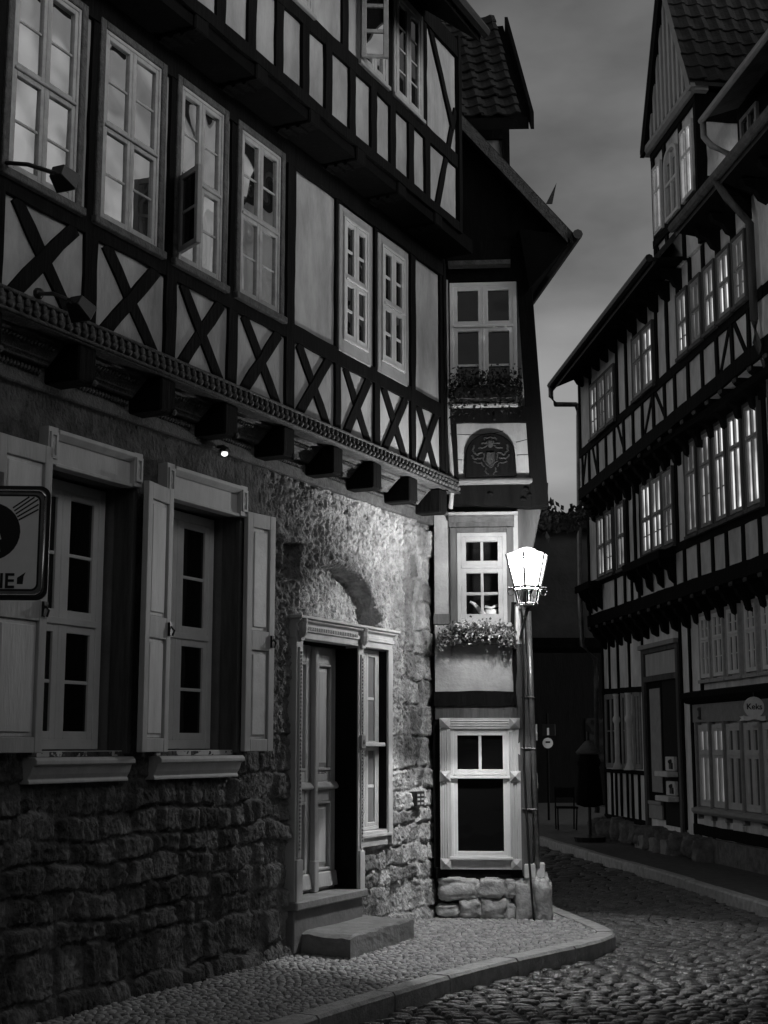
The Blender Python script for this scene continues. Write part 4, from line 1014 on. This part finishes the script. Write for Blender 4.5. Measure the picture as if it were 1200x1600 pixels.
# rails and posts
rb_('rail', R2, (2.55, rl2(2.55)), (-7, rl2(-7)), .15, .016); rb_('rail', R2, (-7.02, rl2(-7)), (UE, rl2(-7.1)), .15, .016)
rb_('rail', R1, (3.25, 4.86), (UE, 4.86), .14, .016)
for u in (2.37, 1.87, 1.26, .67, .11, -.49, -1.06, -1.60, -2.22, -2.81, -3.33, -3.96, -4.59, -5.22, -5.82, -6.45): rb_('stud', R2, (u, bt2(u)), (u, rl2(u)), .10)
for u in (2.50, 1.68, -.16, -.74, -1.24, -2.48, -3.04, -3.60, -4.21, -4.80, -5.38, -6.0, -6.58): rb_('post', R2, (u, rl2(u)), (u, 9.1), .11)
for a, b in (((1.3, 6.7), (1.62, 7.35)), ((-.52, 6.75), (-.08, 7.4)), ((-1.66, 6.8), (-2.2, 7.42)), ((-2.84, 6.83), (-2.3, 7.42)), ((-5.3, 6.88), (-5.75, 7.5)), ((-6.35, 6.9), (-5.9, 7.5)), ((2.42, 6.66), (2.1, 7.3))): rb_('brace', R2, a, b, .08, .002)
for u in (3.2, 1.33, .72, .30, -.15, -2.11, -2.62, -3.28, -3.90, -4.49, -5.15, -5.78): rb_('stud', R1, (u, 4.24), (u, 4.84), .10)
for u in (3.2, 2.5, .45, .0, -.35, -2.32, -2.80, -3.47, -4.12, -4.74, -5.38, -6.1): rb_('post', R1, (u, 4.9), (u, 6.5), .11)
for u in range(-8, int(UE), -1):
    rb_('post', R2, (u, 6.9), (u, 9.1), .11); rb_('post', R1, (u, 4.3), (u, 6.5), .11); rb_('post', R0, (u, .3), (u, 4.0), .11)
for u, z0, z1 in ((3.46, .3, 3.9), (2.98, 2.8, 3.9), (2.36, .3, 3.9), (1.62, 2.8, 3.9), (.78, .3, 3.9), (-1.36, .4, 3.9), (-1.82, .3, 3.9), (-2.36, 2.5, 3.9), (3.0, .35, 1.25), (1.95, .35, 1.25), (1.62, .35, 1.25), (2.7, .35, 1.25), (1.2, .35, 1.25)): rb_('post', R0, (u, z0), (u, z1), .09)
rb_('rail', R0, (3.5, 1.26), (.75, 1.26), .07, .03); rb_('rail', R0, (3.5, 2.79), (.75, 2.74), .10, .02)
rb_('sill_beam', R0, (3.5, .36), (.7, .36), .14, .03); rb_('sill_beam', R0, (-1.8, .45), (UE, .40), .16, .03)
# windows
def rw(fr, u0, u1, z0, z1, split, cols=2, mg='bright', bars=(1, 1), n=.05, mf='surround', cs='timber_post'):
    tr = MB(); q = .05; a, b = min(u0, u1), max(u0, u1)
    tr.box(fr, a-q, a, -.05, n+.005, z0-.03, z1+q).box(fr, b, b+q, -.05, n+.005, z0-.03, z1+q).box(fr, a, b, -.05, n+.005, z1, z1+q).box(fr, a-q-.02, b+q+.02, -.05, n+.03, z0-.08, z0-.03)
    build('window_casing', tr, cs, RH)
    if mg == 'bright': mg = RW.choice(('bright', 'bright', 'bright_soft', 'bright_low'))
    bars = (RW.choice((0, 1)), 0) if mg != 'glass_mid' else bars
    rows = [(split, bars[0], 0, None), (1-split, bars[1], 0, None)] if split < 1 else [(1, bars[0], 0, None)]
    window(RH, fr, a, b, z0, z1, n, rows, cols=cols, fw=.03, sw=.03, bw=.018, mf=mf, mg=mg, t=.06, sd=.03)
for a, b in ((1.55, 1.08), (1.0, .53), (.45, -.04)): rw(R2, a, b, rl2(a)+.1, 8.45, .6, mg='bright')
for a, b in ((-1.28, -1.75), (-1.86, -2.36)): rw(R2, a, b, rl2(a)+.1, 8.55, .62, mg='bright')
for a, b in ((-3.68, -4.10), (-4.31, -4.70), (-4.91, -5.30), (-5.48, -5.92), (-6.1, -6.5)): rw(R2, a, b, rl2(a)+.12, 8.55, .52, mg='bright')
for a, b in ((-2.92, -3.38), (-3.58, -4.04), (-4.22, -4.66), (-4.82, -5.30), (-5.48, -5.95)): rw(R1, a, b, 4.98, 6.38, .68, mg='bright')
for a, b in ((-.55, -1.04), (-1.13, -1.64), (-1.75, -2.22)): rw(R1, a, b, 4.97, 6.16, .5, mg='bright')
for a, b in ((2.38, 1.92), (1.80, 1.36), (.98, .56)): rw(R1, a, b, 4.93, 6.08, .5, mg='bright')
for a, b in ((-2.46, -2.86), (-3.02, -3.46), (-3.66, -4.12), (-4.38, -4.80), (-5.02, -5.44)): rw(R0, a, b, 2.78, 3.74, .62, mg='glass_mid', mf='white', cs='oldwhite')
# box shelves with brackets under the first-floor windows
for a, b in ((-.15, -2.25), (3.22, 2.15)):
    mb = MB(); mb.box(R1, b, a, .03, .30, 4.70, 4.84); build('shelf', mb, 'timber', RH, bevel=.008)
    for i in range(4 if a < 0 else 3):
        u = a-.15-i*(a-b-.3)/(3 if a < 0 else 2); c = MB()
        c.hull([R1.w(u-.04, n_, z_) for n_, z_ in ((.0, 4.70), (.27, 4.70), (.24, 4.60), (.12, 4.52), (.09, 4.38), (.0, 4.30))], [R1.w(u+.04, n_, z_) for n_, z_ in ((.0, 4.70), (.27, 4.70), (.24, 4.60), (.12, 4.52), (.09, 4.38), (.0, 4.30))]); build('shelf_bracket', c, 'timber', RH)
# ground floor: three dark windows between pale turned pilasters
for a, b in ((3.36, 2.52), (2.22, 1.70), (1.42, .98)):
    window(RH, R0, b, a, 1.32, 2.72, .02, [(1, 1, 0, None)], fw=.05, sw=.04, bw=.02, mf='shop', mg='glass_dark', t=.05)
for u in (2.36, 1.55):
    m_ = MB(); m_.lathe(R0.w(u, .06, 1.30), [(.12, 0), (.10, .03), (.055, .14), (.05, .2), (.05, .85), (.075, .90), (.075, .95), (.05, 1.0), (.05, 1.36), (.07, 1.40)], 10); build('pilaster', m_, 'pale', RH, smooth=True)
# doorway
m_ = MB(); m_.box(R0, .56, .70, -.1, .06, .35, 3.42).box(R0, -1.34, -1.22, -.1, .06, .35, 3.42).box(R0, -1.22, .56, -.1, .05, 3.34, 3.42).box(R0, -1.22, .56, -.1, .06, 2.84, 2.94); dfm = build('door_frame', m_, 'timber_post', RH, bevel=.006)
m_ = MB(); m_.box(R0, -1.2, .54, -.03, .02, 2.95, 3.33); build('transom_panel', m_, 'shutter_frame', RH)
m_ = MB(); m_.box(R0, -1.3, .75, .0, .10, 3.42, 3.50); build('cornice', m_, 'surround', RH, bevel=.006)
m_ = MB(); m_.box(R0, -1.22, -.30, -.01, .004, .42, 2.84); build('open_doorway', m_, 'dark', RH)
m_ = MB(); m_.box(R0, -.30, .56, -.01, .012, .5, 2.84); dl = build('door', m_, 'timber', RH)
m_ = MB(); m_.box(R0, -.24, .34, .012, .03, .95, 2.72); build('panel', m_, 'surround', dl, bevel=.006)
m_ = MB(); m_.box(R0, -.24, .5, .012, .05, .50, .74).box(R0, -.24, .5, .012, .07, .74, .80); build('panel', m_, 'surround', dl, bevel=.006)
m_ = MB(); m_.box(R0, -1.25, .6, .0, .30, -.05, .22); build('doorstep', m_, 'slab', RH, bevel=.02)
# shopfront with its fascia
m_ = MB(); m_.profile(R0, [(0, 2.38), (.14, 2.40), (.22, 2.48), (.22, 2.56), (0, 2.60)], -6.2, -1.92); build('shop_cornice', m_, 'timber', RH)
m_ = MB(); m_.box(R0, -6.2, -2.05, -.05, .07, 2.10, 2.38); build('fascia', m_, 'shop', RH)
m_ = MB(); m_.box(R0, -2.45, -2.41, .07, .10, 2.14, 2.33).ball(R0.w(-2.43, .1, 2.3), .025).ball(R0.w(-2.43, .1, 2.17), .025); build('hook_bracket', m_, 'timber_worn', RH)
for a, b in ((-2.22, -2.78), (-2.84, -3.38), (-3.46, -4.1), (-4.18, -4.8), (-4.9, -5.5)):
    m_ = MB(); m_.box(R0, a+.06, a-.0, -.05, .09, .62, 2.10); build('shop_pier', m_, 'shop', RH, bevel=.005)
    window(RH, R0, b, a, .82, 2.06, .05, [(.66, 0, 0, None), (.34, 0, 0, None)], fw=.06, sw=.04, bw=.02, mf='winpaint', mg='bright_dim' if a > -3.2 else 'glass_mid', t=.06, sd=.03)
m_ = MB(); m_.profile(R0, [(0, .70), (.13, .70), (.16, .74), (.16, .78), (0, .82)], -6.2, -2.1); build('shop_sill', m_, 'surround', RH)
for u in (-2.5, -3.1, -3.75, -4.45):
    m_ = MB(); m_.box(R0, u-.2, u+.2, -.02, .03, .52, .68); build('stall_riser', m_, 'shutter_panel', RH, bevel=.005)
# eaves and roof
ev2 = R2.off(.52)
for a, b in ((2.55, -4.05), (-5.15, UE)):
    m_ = MB(); up2 = (-R2.n*.64+Vector((0, 0, .77))).normalized(); zl = lambda u: 8.86-.045*u if u > -7 else 9.17
    A, B = ev2.w(a, 0, zl(a)), ev2.w(b, 0, zl(b)); m_.hull([A, B, B+up2*5, A+up2*5], [p-Vector((0, 0, .12)) for p in (A, B, B+up2*5, A+up2*5)]); build('roof', m_, 'tile', RH)
    m_ = MB(); A2, B2 = R2.w(a, -.05, 9.0), R2.w(b, -.05, 9.1); dd = Vector((0, 0, .06)); m_.hull([A, B, B2, A2], [p-dd for p in (A, B, B2, A2)]); build('eave_soffit', m_, 'soffit', RH)
    m_ = MB(); m_.tube([A+R2.n*.05, B+R2.n*.05], .065, 8); build('gutter', m_, 'timber_post' if a < 0 else 'metal', RH)
    u = a-.3
    while u > max(b, -8):
        m_ = MB(); pr2 = ((-.02, 8.98), (.34, 8.98), (.30, 8.88), (.16, 8.82), (.10, 8.72), (-.02, 8.66))
        m_.hull([R2.w(u-.06, n_, z_) for n_, z_ in pr2], [R2.w(u+.06, n_, z_) for n_, z_ in pr2]); build('eave_bracket', m_, 'timber', RH); u -= .6
# downpipe at the far corner
A = ev2.w(2.5, .05, 8.70)
pts = [A, A+Vector((0, 0, -.18)), A+Vector((.10, .1, -.32))] + [at(900, 632, 27.6), at(904, 650, 27.7), at(905, 800, 27.7), at(906, 940, 27.6), at(910, 1008, 27.6), at(930, 1030, 27.8), at(932, 1060, 27.9), at(933, 1270, 27.9)]
m_ = MB(); m_.tube(pts, .05, 8); build('downpipe', m_, 'zinc', RH, smooth=True)
# second downpipe near the right edge of the picture
m_ = MB(); pu = -6.95; m_.tube([ev2.w(pu, .05, 9.1), ev2.w(pu, -.1, 8.85), R2.w(pu, .12, 8.5), R2.w(pu, .12, 7.2), R2.w(pu, .1, 6.9), R1.w(pu+.3, .12, 6.5), R1.w(pu+.35, .12, 4.4), R0.w(pu+.5, .14, 3.9), R0.w(pu+.5, .14, .1)], .055, 8); build('downpipe', m_, 'timber_post', RH, smooth=True)
# gabled dormer standing on the eave
DR = R2.off(.06)
m_ = MB(); m_.box(DR, -4.92, -2.74, -3, -.02, 9.0, 11.3); gd = build('gabled_dormer', m_, 'plaster_grey', RH)
for u in (-2.78, -3.36, -4.16, -4.88): rb_('dormer_post', DR, (u, 9.0), (u, 11.3), .11, par=gd)
for z in (9.75, 11.25): rb_('dormer_rail', DR, (-2.72, z), (-4.94, z), .13, .02, par=gd)
rb_('dormer_brace', DR, (-2.82, 9.7), (-3.2, 9.05), .07, .0, par=gd)
for a, b, arch in ((-2.86, -3.28, 0), (-3.44, -4.08, 1), (-4.24, -4.8, 0)):
    z0, z1 = (9.84, 10.98) if not arch else (9.84, 10.78)
    f_ = MB()
    def fb(a0, b0, c0, d0, n1=.05): f_.box(DR, a0, b0, -.03, n1, c0, d0)
    fb(a, a-.06, z0, z1); fb(b+.06, b, z0, z1); fb(a-.06, b+.06, z0, z0+.06); mid = (a+b)/2
    if arch:
        q = [(mid+(a-mid)*math.cos(i*math.pi/10), z1+.22*math.sin(i*math.pi/10)) for i in range(11)]
        q2 = [(mid+(a-mid)*.8*math.cos(i*math.pi/10), z1+.165*math.sin(i*math.pi/10)) for i in range(11)]
        for i in range(10): f_.prism(DR, [q[i], q[i+1], q2[i+1], q2[i]], -.03, .05)
    else: fb(a-.06, b+.06, z1-.06, z1)
    zm = z0+(z1-z0)*.62; fb(a-.06, b+.06, zm-.025, zm+.025, .045); fb(mid+.025, mid-.025, z0+.06, z1-(.06 if not arch else -.1), .042)
    dw = build('dormer_window', f_, 'pale', gd, bevel=.003)
    g_ = MB(); g_.box(DR, a-.03, b+.03, -.02, .0, z0+.03, z1-.0); build('glazing', g_, 'bright' if not arch else 'glass_mid', dw)
    f_ = MB()
    for qq in (.25, .75): fb(a+(b-a)*qq-.01, a+(b-a)*qq+.01, z0+.06, z1-.06, .03)
    build('glazing_bar', f_, 'oldwhite', dw)
# side of the dormer facing down the street: timber and panels
SF = Fr(0, 0, 1, 0); SF.u = -DR.n.copy(); SF.n = -DR.u.copy(); SF.o = DR.w(-4.92, 0, 0)
for u in (.06, 1.1): rb_('dormer_post', SF, (u, 9.0), (u, 11.3), .14, .02, par=gd)
for z in (9.95, 11.1): rb_('dormer_rail', SF, (0, z), (3, z), .13 if z < 11 else .46, .016, par=gd)
# gable: boards, barge boards and tiled slopes
gz, gu = 13.80, -3.85
GR = DR.off(.05)
m_ = MB(); m_.prism(GR, [(-2.68, 11.42), (-5.02, 11.42), (gu, gz)], -3, -.02); gb = build('gable', m_, 'timber', RH)
m_ = MB(); u = -2.72
while u > -4.98:
    zt = 11.42+(gz-11.42)*(1-abs(u-.04-gu)/1.17)-.1
    if zt > 11.5: m_.box(GR, u, u-.085, -.03, .03, 11.42, zt)
    u -= .2
build('board_cover_strip', m_, 'trim_grey', gb)
m_ = MB(); m_.profile(GR, [(-.2, 11.30), (.03, 11.30), (.07, 11.35), (.07, 11.42), (-.2, 11.42)], -2.6, -5.06); build('gable_moulding', m_, 'surround', gb)
for sg, ub in ((1, -2.55), (-1, -5.14)):
    m_ = MB(); d = .17*sg
    m_.prism(GR, [(ub, 11.31), (gu, gz+.12), (gu-d*0, gz-.26), (ub-d, 11.31)], .02, .09); build('bargeboard', m_, 'timber' if sg > 0 else 'surround', gb)
    A, B = GR.w(ub-sg*.04, .10, 11.35), GR.w(gu, .10, gz+.16); back = -GR.n*3.5; dz = Vector((0, 0, .06))
    m_ = MB(); m_.hull([A, B, B+back, A+back], [p+dz for p in (A, B, B+back, A+back)]); sl = build('roof_slope', m_, 'tile', gb)
    if sg < 0: tiles('roof_tiles', A+dz*1.05, -GR.n, (B-A).normalized(), 3.4, (B-A).length, sl, .24, .30)
# low shed dormer beside it, with a little pipe
LD = R2.off(-.10)
m_ = MB(); m_.box(LD, -8.6, -6.1, -2, 0, 9.2, 10.5); ld = build('shed_dormer', m_, 'timber', RH)
m_ = MB(); m_.hull([LD.w(-5.95, .42, 10.42), LD.w(-9, .42, 10.42), LD.w(-9, -2, 11.3), LD.w(-5.95, -2, 11.3)], [LD.w(-5.95, .42, 10.5), LD.w(-9, .42, 10.5), LD.w(-9, -2, 11.38), LD.w(-5.95, -2, 11.38)]); build('shed_roof', m_, 'tile', ld)
m_ = MB(); m_.tube([LD.w(-5.9, .45, 10.40), LD.w(-9, .45, 10.40)], .045, 8); build('shed_gutter', m_, 'surround', ld)
m_ = MB(); m_.tube([LD.w(-5.93, .43, 10.38), LD.w(-5.94, .43, 10.15), LD.w(-6.0, .35, 10.0), LD.w(-6.1, .15, 9.85), LD.w(-6.1, .12, 9.45)], .045, 8); build('shed_pipe', m_, 'surround', ld, smooth=True)
f_ = MB(); DRs = DR; DR = LD; a, b, z0, z1 = -6.3, -6.9, 9.55, 10.25
fb(a, a-.06, z0, z1); fb(b+.06, b, z0, z1); fb(a-.06, b+.06, z0, z0+.06); fb(a-.06, b+.06, z1-.06, z1); fb((a+b)/2+.02, (a+b)/2-.02, z0, z1)
dw = build('shed_window', f_, 'surround', ld); g_ = MB(); g_.box(DR, a-.05, b+.05, -.02, .01, z0+.05, z1-.05); build('glazing', g_, 'glass_mid', dw); DR = DRs

# unseen lower neighbour added past the frame, its height shaped for the light
LO = thing('unseen_low_house', 'unseen low house added beside the long timber house, shaped for the light', 'house', tuple(R0.w(-16, 0, 0)))
m_ = MB(); m_.box(R0, -30, -9.85, -5, 0, -.1, 6.6); build('wall', m_, 'plaster_low', LO)
m_ = MB(); A, B = R0.w(-30, .4, 6.5), R0.w(-9.85, .4, 6.5); m_.hull([A, B, B+up2*1.8, A+up2*1.8], [p-Vector((0, 0, .12)) for p in (A, B, B+up2*1.8, A+up2*2.4)]); build('roof', m_, 'tile', LO)
for i in range(7):
    m_ = MB(); m_.box(R0, -11-i*3, -12-i*3, -.02, .03, 1.2, 2.6); build('window', m_, 'glass_dark', LO)

# things on and before the right house
YK = 19.55; kc = at(1178, 1105, YK); kk = YK/F/math.cos(TH)*1.0
kx, kz = Vector((1, .08, 0)).normalized(), Vector((0, 0, 1)); kn = kx.cross(kz)
t = thing('shop_sign', 'small round hanging shop sign reading Keks with a ribbon below it', 'shop sign', tuple(kc))
m_ = MB(); r = 16*kk; m_.hull([kc+kx*r*math.cos(i*.2618)+kz*r*math.sin(i*.2618)-kn*.015 for i in range(24)], [kc+kx*r*math.cos(i*.2618)+kz*r*math.sin(i*.2618)+kn*.015 for i in range(24)]); build('disc', m_, 'pale', t, bevel=.004)
build('lettering', text_mb('Keks', 12.5*kk, kc+kn*.018+kz*.005, kx, kz), 'sign_black', t)
m_ = MB(); up_, lo_ = [], []
for i in range(13):
    x = (-20+40*i/12)*kk; z = (-16-1.5*math.sin(i*.9))*kk; up_.append((x, z+3.6*kk)); lo_.append((x, z-3.2*kk))
o = up_+lo_[::-1]; m_.hull([kc+kx*(x+2*kk)+kz*z+kn*.02 for x, z in o], [kc+kx*(x+2*kk)+kz*z+kn*.032 for x, z in o])
for sg in (-1, 1):
    o = [(sg*18, -13), (sg*26, -14), (sg*23, -17), (sg*26, -21), (sg*18, -20)]; m_.hull([kc+kx*(x+2)*kk+kz*z*kk+kn*.008 for x, z in o], [kc+kx*(x+2)*kk+kz*z*kk+kn*.018 for x, z in o])
build('ribbon', m_, 'pale', t)
m_ = MB(); m_.tube([kc+kz*r, kc+kz*(r+.06), R0.w(-4.55, 0, kc.z+r+.08)], .012, 6); build('arm', m_, 'metal', t)
for i, zz in enumerate((1.26, .86)):
    t = thing('display_box', ('upper' if i == 0 else 'lower')+' of the two pale display boxes beside the dark doorway of the right house', 'display box', tuple(R0.w(-.85, .1, zz)), 'display boxes by the doorway')
    m_ = MB(); m_.box(R0, -1.10, -.66, .03, .10, zz+.07, zz+.30); build('box', m_, 'pale', t, bevel=.01)
    m_ = MB(); m_.box(R0, -1.12, -.42, .03, .22, zz-.03, zz+.06); build('ledge', m_, 'pale', t, bevel=.01)
    m_ = MB(); m_.box(R0, -1.06, -.92, .10, .125, zz+.10, zz+.20).ball(R0.w(-.99, .11, zz+.22), .05, .02, .04, 8, 5); build('ornament', m_, 'metal', t)
pb = at(922, 1296, 26.6); pb.z = 0
t = thing('parasol', 'furled cloth parasol standing in the dark against the far end of the right house', 'parasol', tuple(pb))
m_ = MB(); m_.tube([pb, pb+Vector((0, 0, 2.0))], .03, 8); build('pole', m_, 'metal', t)
m_ = MB(); m_.lathe(pb, [(.28, .0), (.30, .08), (.08, .13)], 14); build('base', m_, 'metal', t)
m_ = MB(); pr_ = [(.10, .62), (.22, .66), (.20, 1.0), (.17, 1.35), (.20, 1.42), (.10, 1.75)]; m_.lathe(pb, pr_, 14)
for i_, p in enumerate(m_.v):
    d = p-pb; f_ = 1+.16*math.cos(7*math.atan2(d.y, d.x)); p.x = pb.x+d.x*f_; p.y = pb.y+d.y*f_
build('canopy', m_, 'timber', t, smooth=True)
m_ = MB(); m_.lathe(pb, [(.20, 1.58), (.24, 1.62), (.06, 1.82), (.01, 1.84)], 14); build('cap', m_, 'cloth', t, smooth=True)
cb_ = at(872, 1285, 30); cb_.z = 0
t = thing('chair', 'spindly dark chair standing on the far pavement of the alley', 'chair', tuple(cb_))
for dx, dy in ((0, 0), (.4, 0), (0, .4), (.4, .4)):
    m_ = MB(); m_.tube([cb_+Vector((dx*.95, dy*.95, 0)), cb_+Vector((dx, dy, .45 if dy < .2 else .88))], .016, 6); build('leg', m_, 'timber', t)
m_ = MB(); m_.box(Fr(cb_.x, cb_.y, 1, 0), -.02, .43, -.43, .02, .44, .48); build('seat', m_, 'timber', t, bevel=.01)
m_ = MB(); m_.box(Fr(cb_.x, cb_.y, 1, 0), .0, .40, -.415, -.39, .66, .86); build('backrest', m_, 'timber', t, bevel=.01)
# round restriction sign and blue plate on a post far down the alley
qs = at(856, 1161, 34); t = thing('prohibition_sign', 'round pale traffic sign below a dark square plate on a post in the alley', 'road sign', (qs.x, qs.y+.05, 0))
m_ = MB(); m_.tube([(qs.x, qs.y+.06, -.1), (qs.x, qs.y+.06, qs.z+.7)], .03, 8); build('pole', m_, 'timber', t)
ks = 34/F; r = 8*ks
cir = lambda r_, y_: [qs+Vector((r_*math.cos(i*.3142), y_, r_*math.sin(i*.3142))) for i in range(20)]
m_ = MB(); m_.hull(cir(r, .02), cir(r, 0)); build('disc', m_, 'white', t)
m_ = MB(); m_.hull(cir(r*.68, 0), cir(r*.68, -.006)); build('symbol_field', m_, 'sign_face', t)
m_ = MB(); m_.box(Fr(qs.x, qs.y, 1, 0), -r*.45, r*.45, .006, .012, qs.z, qs.z+r*.35); build('car_symbol', m_, 'sign_black', t, bevel=.02)
m_ = MB(); z0 = qs.z+11*ks; m_.box(Fr(qs.x, qs.y, 1, 0), -8*ks, 12*ks, -.02, .0, z0, z0+18*ks); build('plate', m_, 'sign_black', t, bevel=.01)
m_ = MB(); m_.box(Fr(qs.x, qs.y, 1, 0), -1*ks, 2.2*ks, .0, .006, z0+1*ks, z0+12*ks); build('plate_symbol', m_, 'white', t)
# vine strung across the alley
rr = random.Random(8); va, vb = at(846, 797, 15.6), at(914, 796, 27.3)
t = thing('climbing_vine', 'dark leafy vine strung across the alley between the two houses against the sky', 'vine', tuple(va))
vp = []
for i in range(25):
    q = i/24; x = 846+68*q; yy = 797+17*math.sin(math.pi*q**.9)-2*math.sin(q*14); vp.append(at(x, yy, 15.6+11.7*q))
m_ = MB(); m_.tube(vp, .02, 6); build('stem', m_, 'timber', t)
m_ = MB()
for i in range(430):
    q = rr.random(); j = min(23, int(q*24)); p = vp[j]+(vp[j+1]-vp[j])*(q*24-j); s = .055*(15.6+11.7*q)/15.6*rr.uniform(.6, 1.25)
    dens = 1 if (q < .25 or q > .75) else .75
    p = p+Vector((rr.gauss(0, .07), rr.gauss(0, .1), rr.gauss(-.03, .09)*dens))
    d = Vector((rr.gauss(0, 1), rr.gauss(0, 1), rr.gauss(0, 1))).normalized(); e = d.orthogonal().normalized(); n_ = d.cross(e)
    m_.add([p-d*s, p-e*s*.7, p+d*s*1.1, p+e*s*.7, p+n_*s*.25], [(0, 1, 4), (1, 2, 4), (2, 3, 4), (3, 0, 4)])
f_ = build('leaves', m_, 'ivy', t); f_['kind'] = 'stuff'
# the dark house closing the alley
EH = thing('far_house', 'unlit black house closing the far end of the alley', 'house', (2, 46, 0))
m_ = MB(); m_.box(Fr(0, 46, 1, 0), -7, 12, -6, 0, -.1, 6.4); build('wall', m_, 'timber', EH)
m_ = MB(); m_.hull([Vector(p) for p in ((-7.3, 45.6, 6.3), (12.3, 45.6, 6.3), (12.3, 49, 8.2), (-7.3, 49, 8.2))], [Vector(p) for p in ((-7.3, 45.6, 6.15), (12.3, 45.6, 6.15), (12.3, 49, 8), (-7.3, 49, 8))]); build('roof', m_, 'timber', EH)
for x in (1.5, 4, 6.5):
    m_ = MB(); m_.box(Fr(0, 46, 1, 0), x, x+.9, 0, .03, 1.2, 2.6); build('window', m_, 'glass_dark', EH)

BH = thing('unseen_rear_house', 'unseen plain house added behind the viewer to block the sky', 'house', (0, -9, 0))  # unseen house added behind the camera to darken the ground
m_ = MB(); m_.box(Fr(0, -9, -1, 0), -12, 9, -6, 0, -.1, 7.5); build('wall', m_, 'plaster_low', BH)
m_ = MB(); m_.hull([Vector(p) for p in ((-9.3, -8.6, 7.4), (12.3, -8.6, 7.4), (12.3, -11, 9.6), (-9.3, -11, 9.6))], [Vector(p) for p in ((-9.3, -8.6, 7.2), (12.3, -8.6, 7.2), (12.3, -11, 9.4), (-9.3, -11, 9.4))]); build('roof', m_, 'tile', BH)
for i in range(4):
    for z in (1.2, 4.2): m_ = MB(); m_.box(Fr(0, -9, -1, 0), -9+i*4, -8+i*4, -.02, .03, z, z+1.4); build('window', m_, 'glass_dark', BH)

GH = thing('gatehouse', 'plastered upper storey bridging the dark alley under the vine', 'house', (2, 30, 4))
m_ = MB(); m_.box(Fr(0, 30, 1, 0), -1.5, 6.5, -1.6, 0, 4.0, 6.35); build('wall', m_, 'far_plaster', GH)
m_ = MB(); m_.box(Fr(0, 30, 1, 0), -1.5, 6.5, -1.5, .06, 3.78, 4.0); build('beam', m_, 'timber', GH)
m_ = MB(); m_.hull([Vector(p) for p in ((-1.7, 29.8, 6.33), (6.7, 29.8, 6.33), (6.7, 30.8, 6.8), (-1.7, 30.8, 6.8))], [Vector(p) for p in ((-1.7, 29.8, 6.25), (6.7, 29.8, 6.25), (6.7, 30.8, 6.7), (-1.7, 30.8, 6.7))]); build('roof', m_, 'timber', GH)
for x in (-1.4, 6.1):
    m_ = MB(); m_.box(Fr(0, 30, 1, 0), x, x+.3, -1.5, 0, -.1, 3.78); build('pier', m_, 'timber', GH)

# ------------------------------------------------------------------ sky and light
SUN_EL, SUN_ROT = math.radians(12), math.radians(112)
w = bpy.data.worlds.new('World'); scene.world = w; w.use_nodes = True; nt = w.node_tree; bg = nt.nodes['Background']
sky = nt.nodes.new('ShaderNodeTexSky'); sky.sky_type = 'NISHITA'; sky.sun_disc = False; sky.sun_elevation = SUN_EL; sky.sun_rotation = SUN_ROT
sky.dust_density = 3
bw = nt.nodes.new('ShaderNodeRGBToBW'); nt.links.new(sky.outputs[0], bw.inputs[0])
tc = nt.nodes.new('ShaderNodeTexCoord'); mp = nt.nodes.new('ShaderNodeMapping'); mp.inputs['Scale'].default_value = (3, 3, 7); mp.inputs['Location'].default_value = (15.155, -16.102, -14.561); nt.links.new(tc.outputs['Generated'], mp.inputs[0])
nz = nt.nodes.new('ShaderNodeTexNoise'); nz.inputs['Scale'].default_value = 1.25; nz.inputs['Detail'].default_value = 6; nt.links.new(mp.outputs[0], nz.inputs['Vector'])
mr = nt.nodes.new('ShaderNodeMapRange'); mr.inputs['From Min'].default_value = .3; mr.inputs['From Max'].default_value = .7; mr.inputs['To Min'].default_value = .50; mr.inputs['To Max'].default_value = 1.6; nt.links.new(nz.outputs['Fac'], mr.inputs['Value'])
ml = nt.nodes.new('ShaderNodeMath'); ml.operation = 'MULTIPLY'; nt.links.new(bw.outputs[0], ml.inputs[0]); nt.links.new(mr.outputs[0], ml.inputs[1])
sx_ = nt.nodes.new('ShaderNodeSeparateXYZ'); nt.links.new(tc.outputs['Generated'], sx_.inputs[0])
zenith_dim = nt.nodes.new('ShaderNodeMapRange'); zenith_dim.inputs['From Min'].default_value = .50; zenith_dim.inputs['From Max'].default_value = .72; zenith_dim.inputs['To Min'].default_value = 1; zenith_dim.inputs['To Max'].default_value = .3
nt.links.new(sx_.outputs['Z'], zenith_dim.inputs['Value'])       # unseen sky overhead dimmed to cut the light on the ground
m2 = nt.nodes.new('ShaderNodeMath'); m2.operation = 'MULTIPLY'; nt.links.new(ml.outputs[0], m2.inputs[0]); nt.links.new(zenith_dim.outputs[0], m2.inputs[1])
nt.links.new(m2.outputs[0], bg.inputs['Color']); bg.inputs['Strength'].default_value = .084
sn = bpy.data.lights.new('sun', 'SUN'); sn.energy = .085; sn.angle = math.radians(18); so = bpy.data.objects.new('sun', sn); C.objects.link(so)
so.rotation_euler = (math.radians(76), 0, math.radians(68))
vs = scene.view_settings; vs.view_transform = 'Standard'; vs.look = 'None'; vs.gamma = 1; vs.exposure = .45; vs.use_curve_mapping = False
scene.cycles.max_bounces = 5; scene.cycles.diffuse_bounces = 3; scene.cycles.glossy_bounces = 3; scene.cycles.sample_clamp_indirect = 4
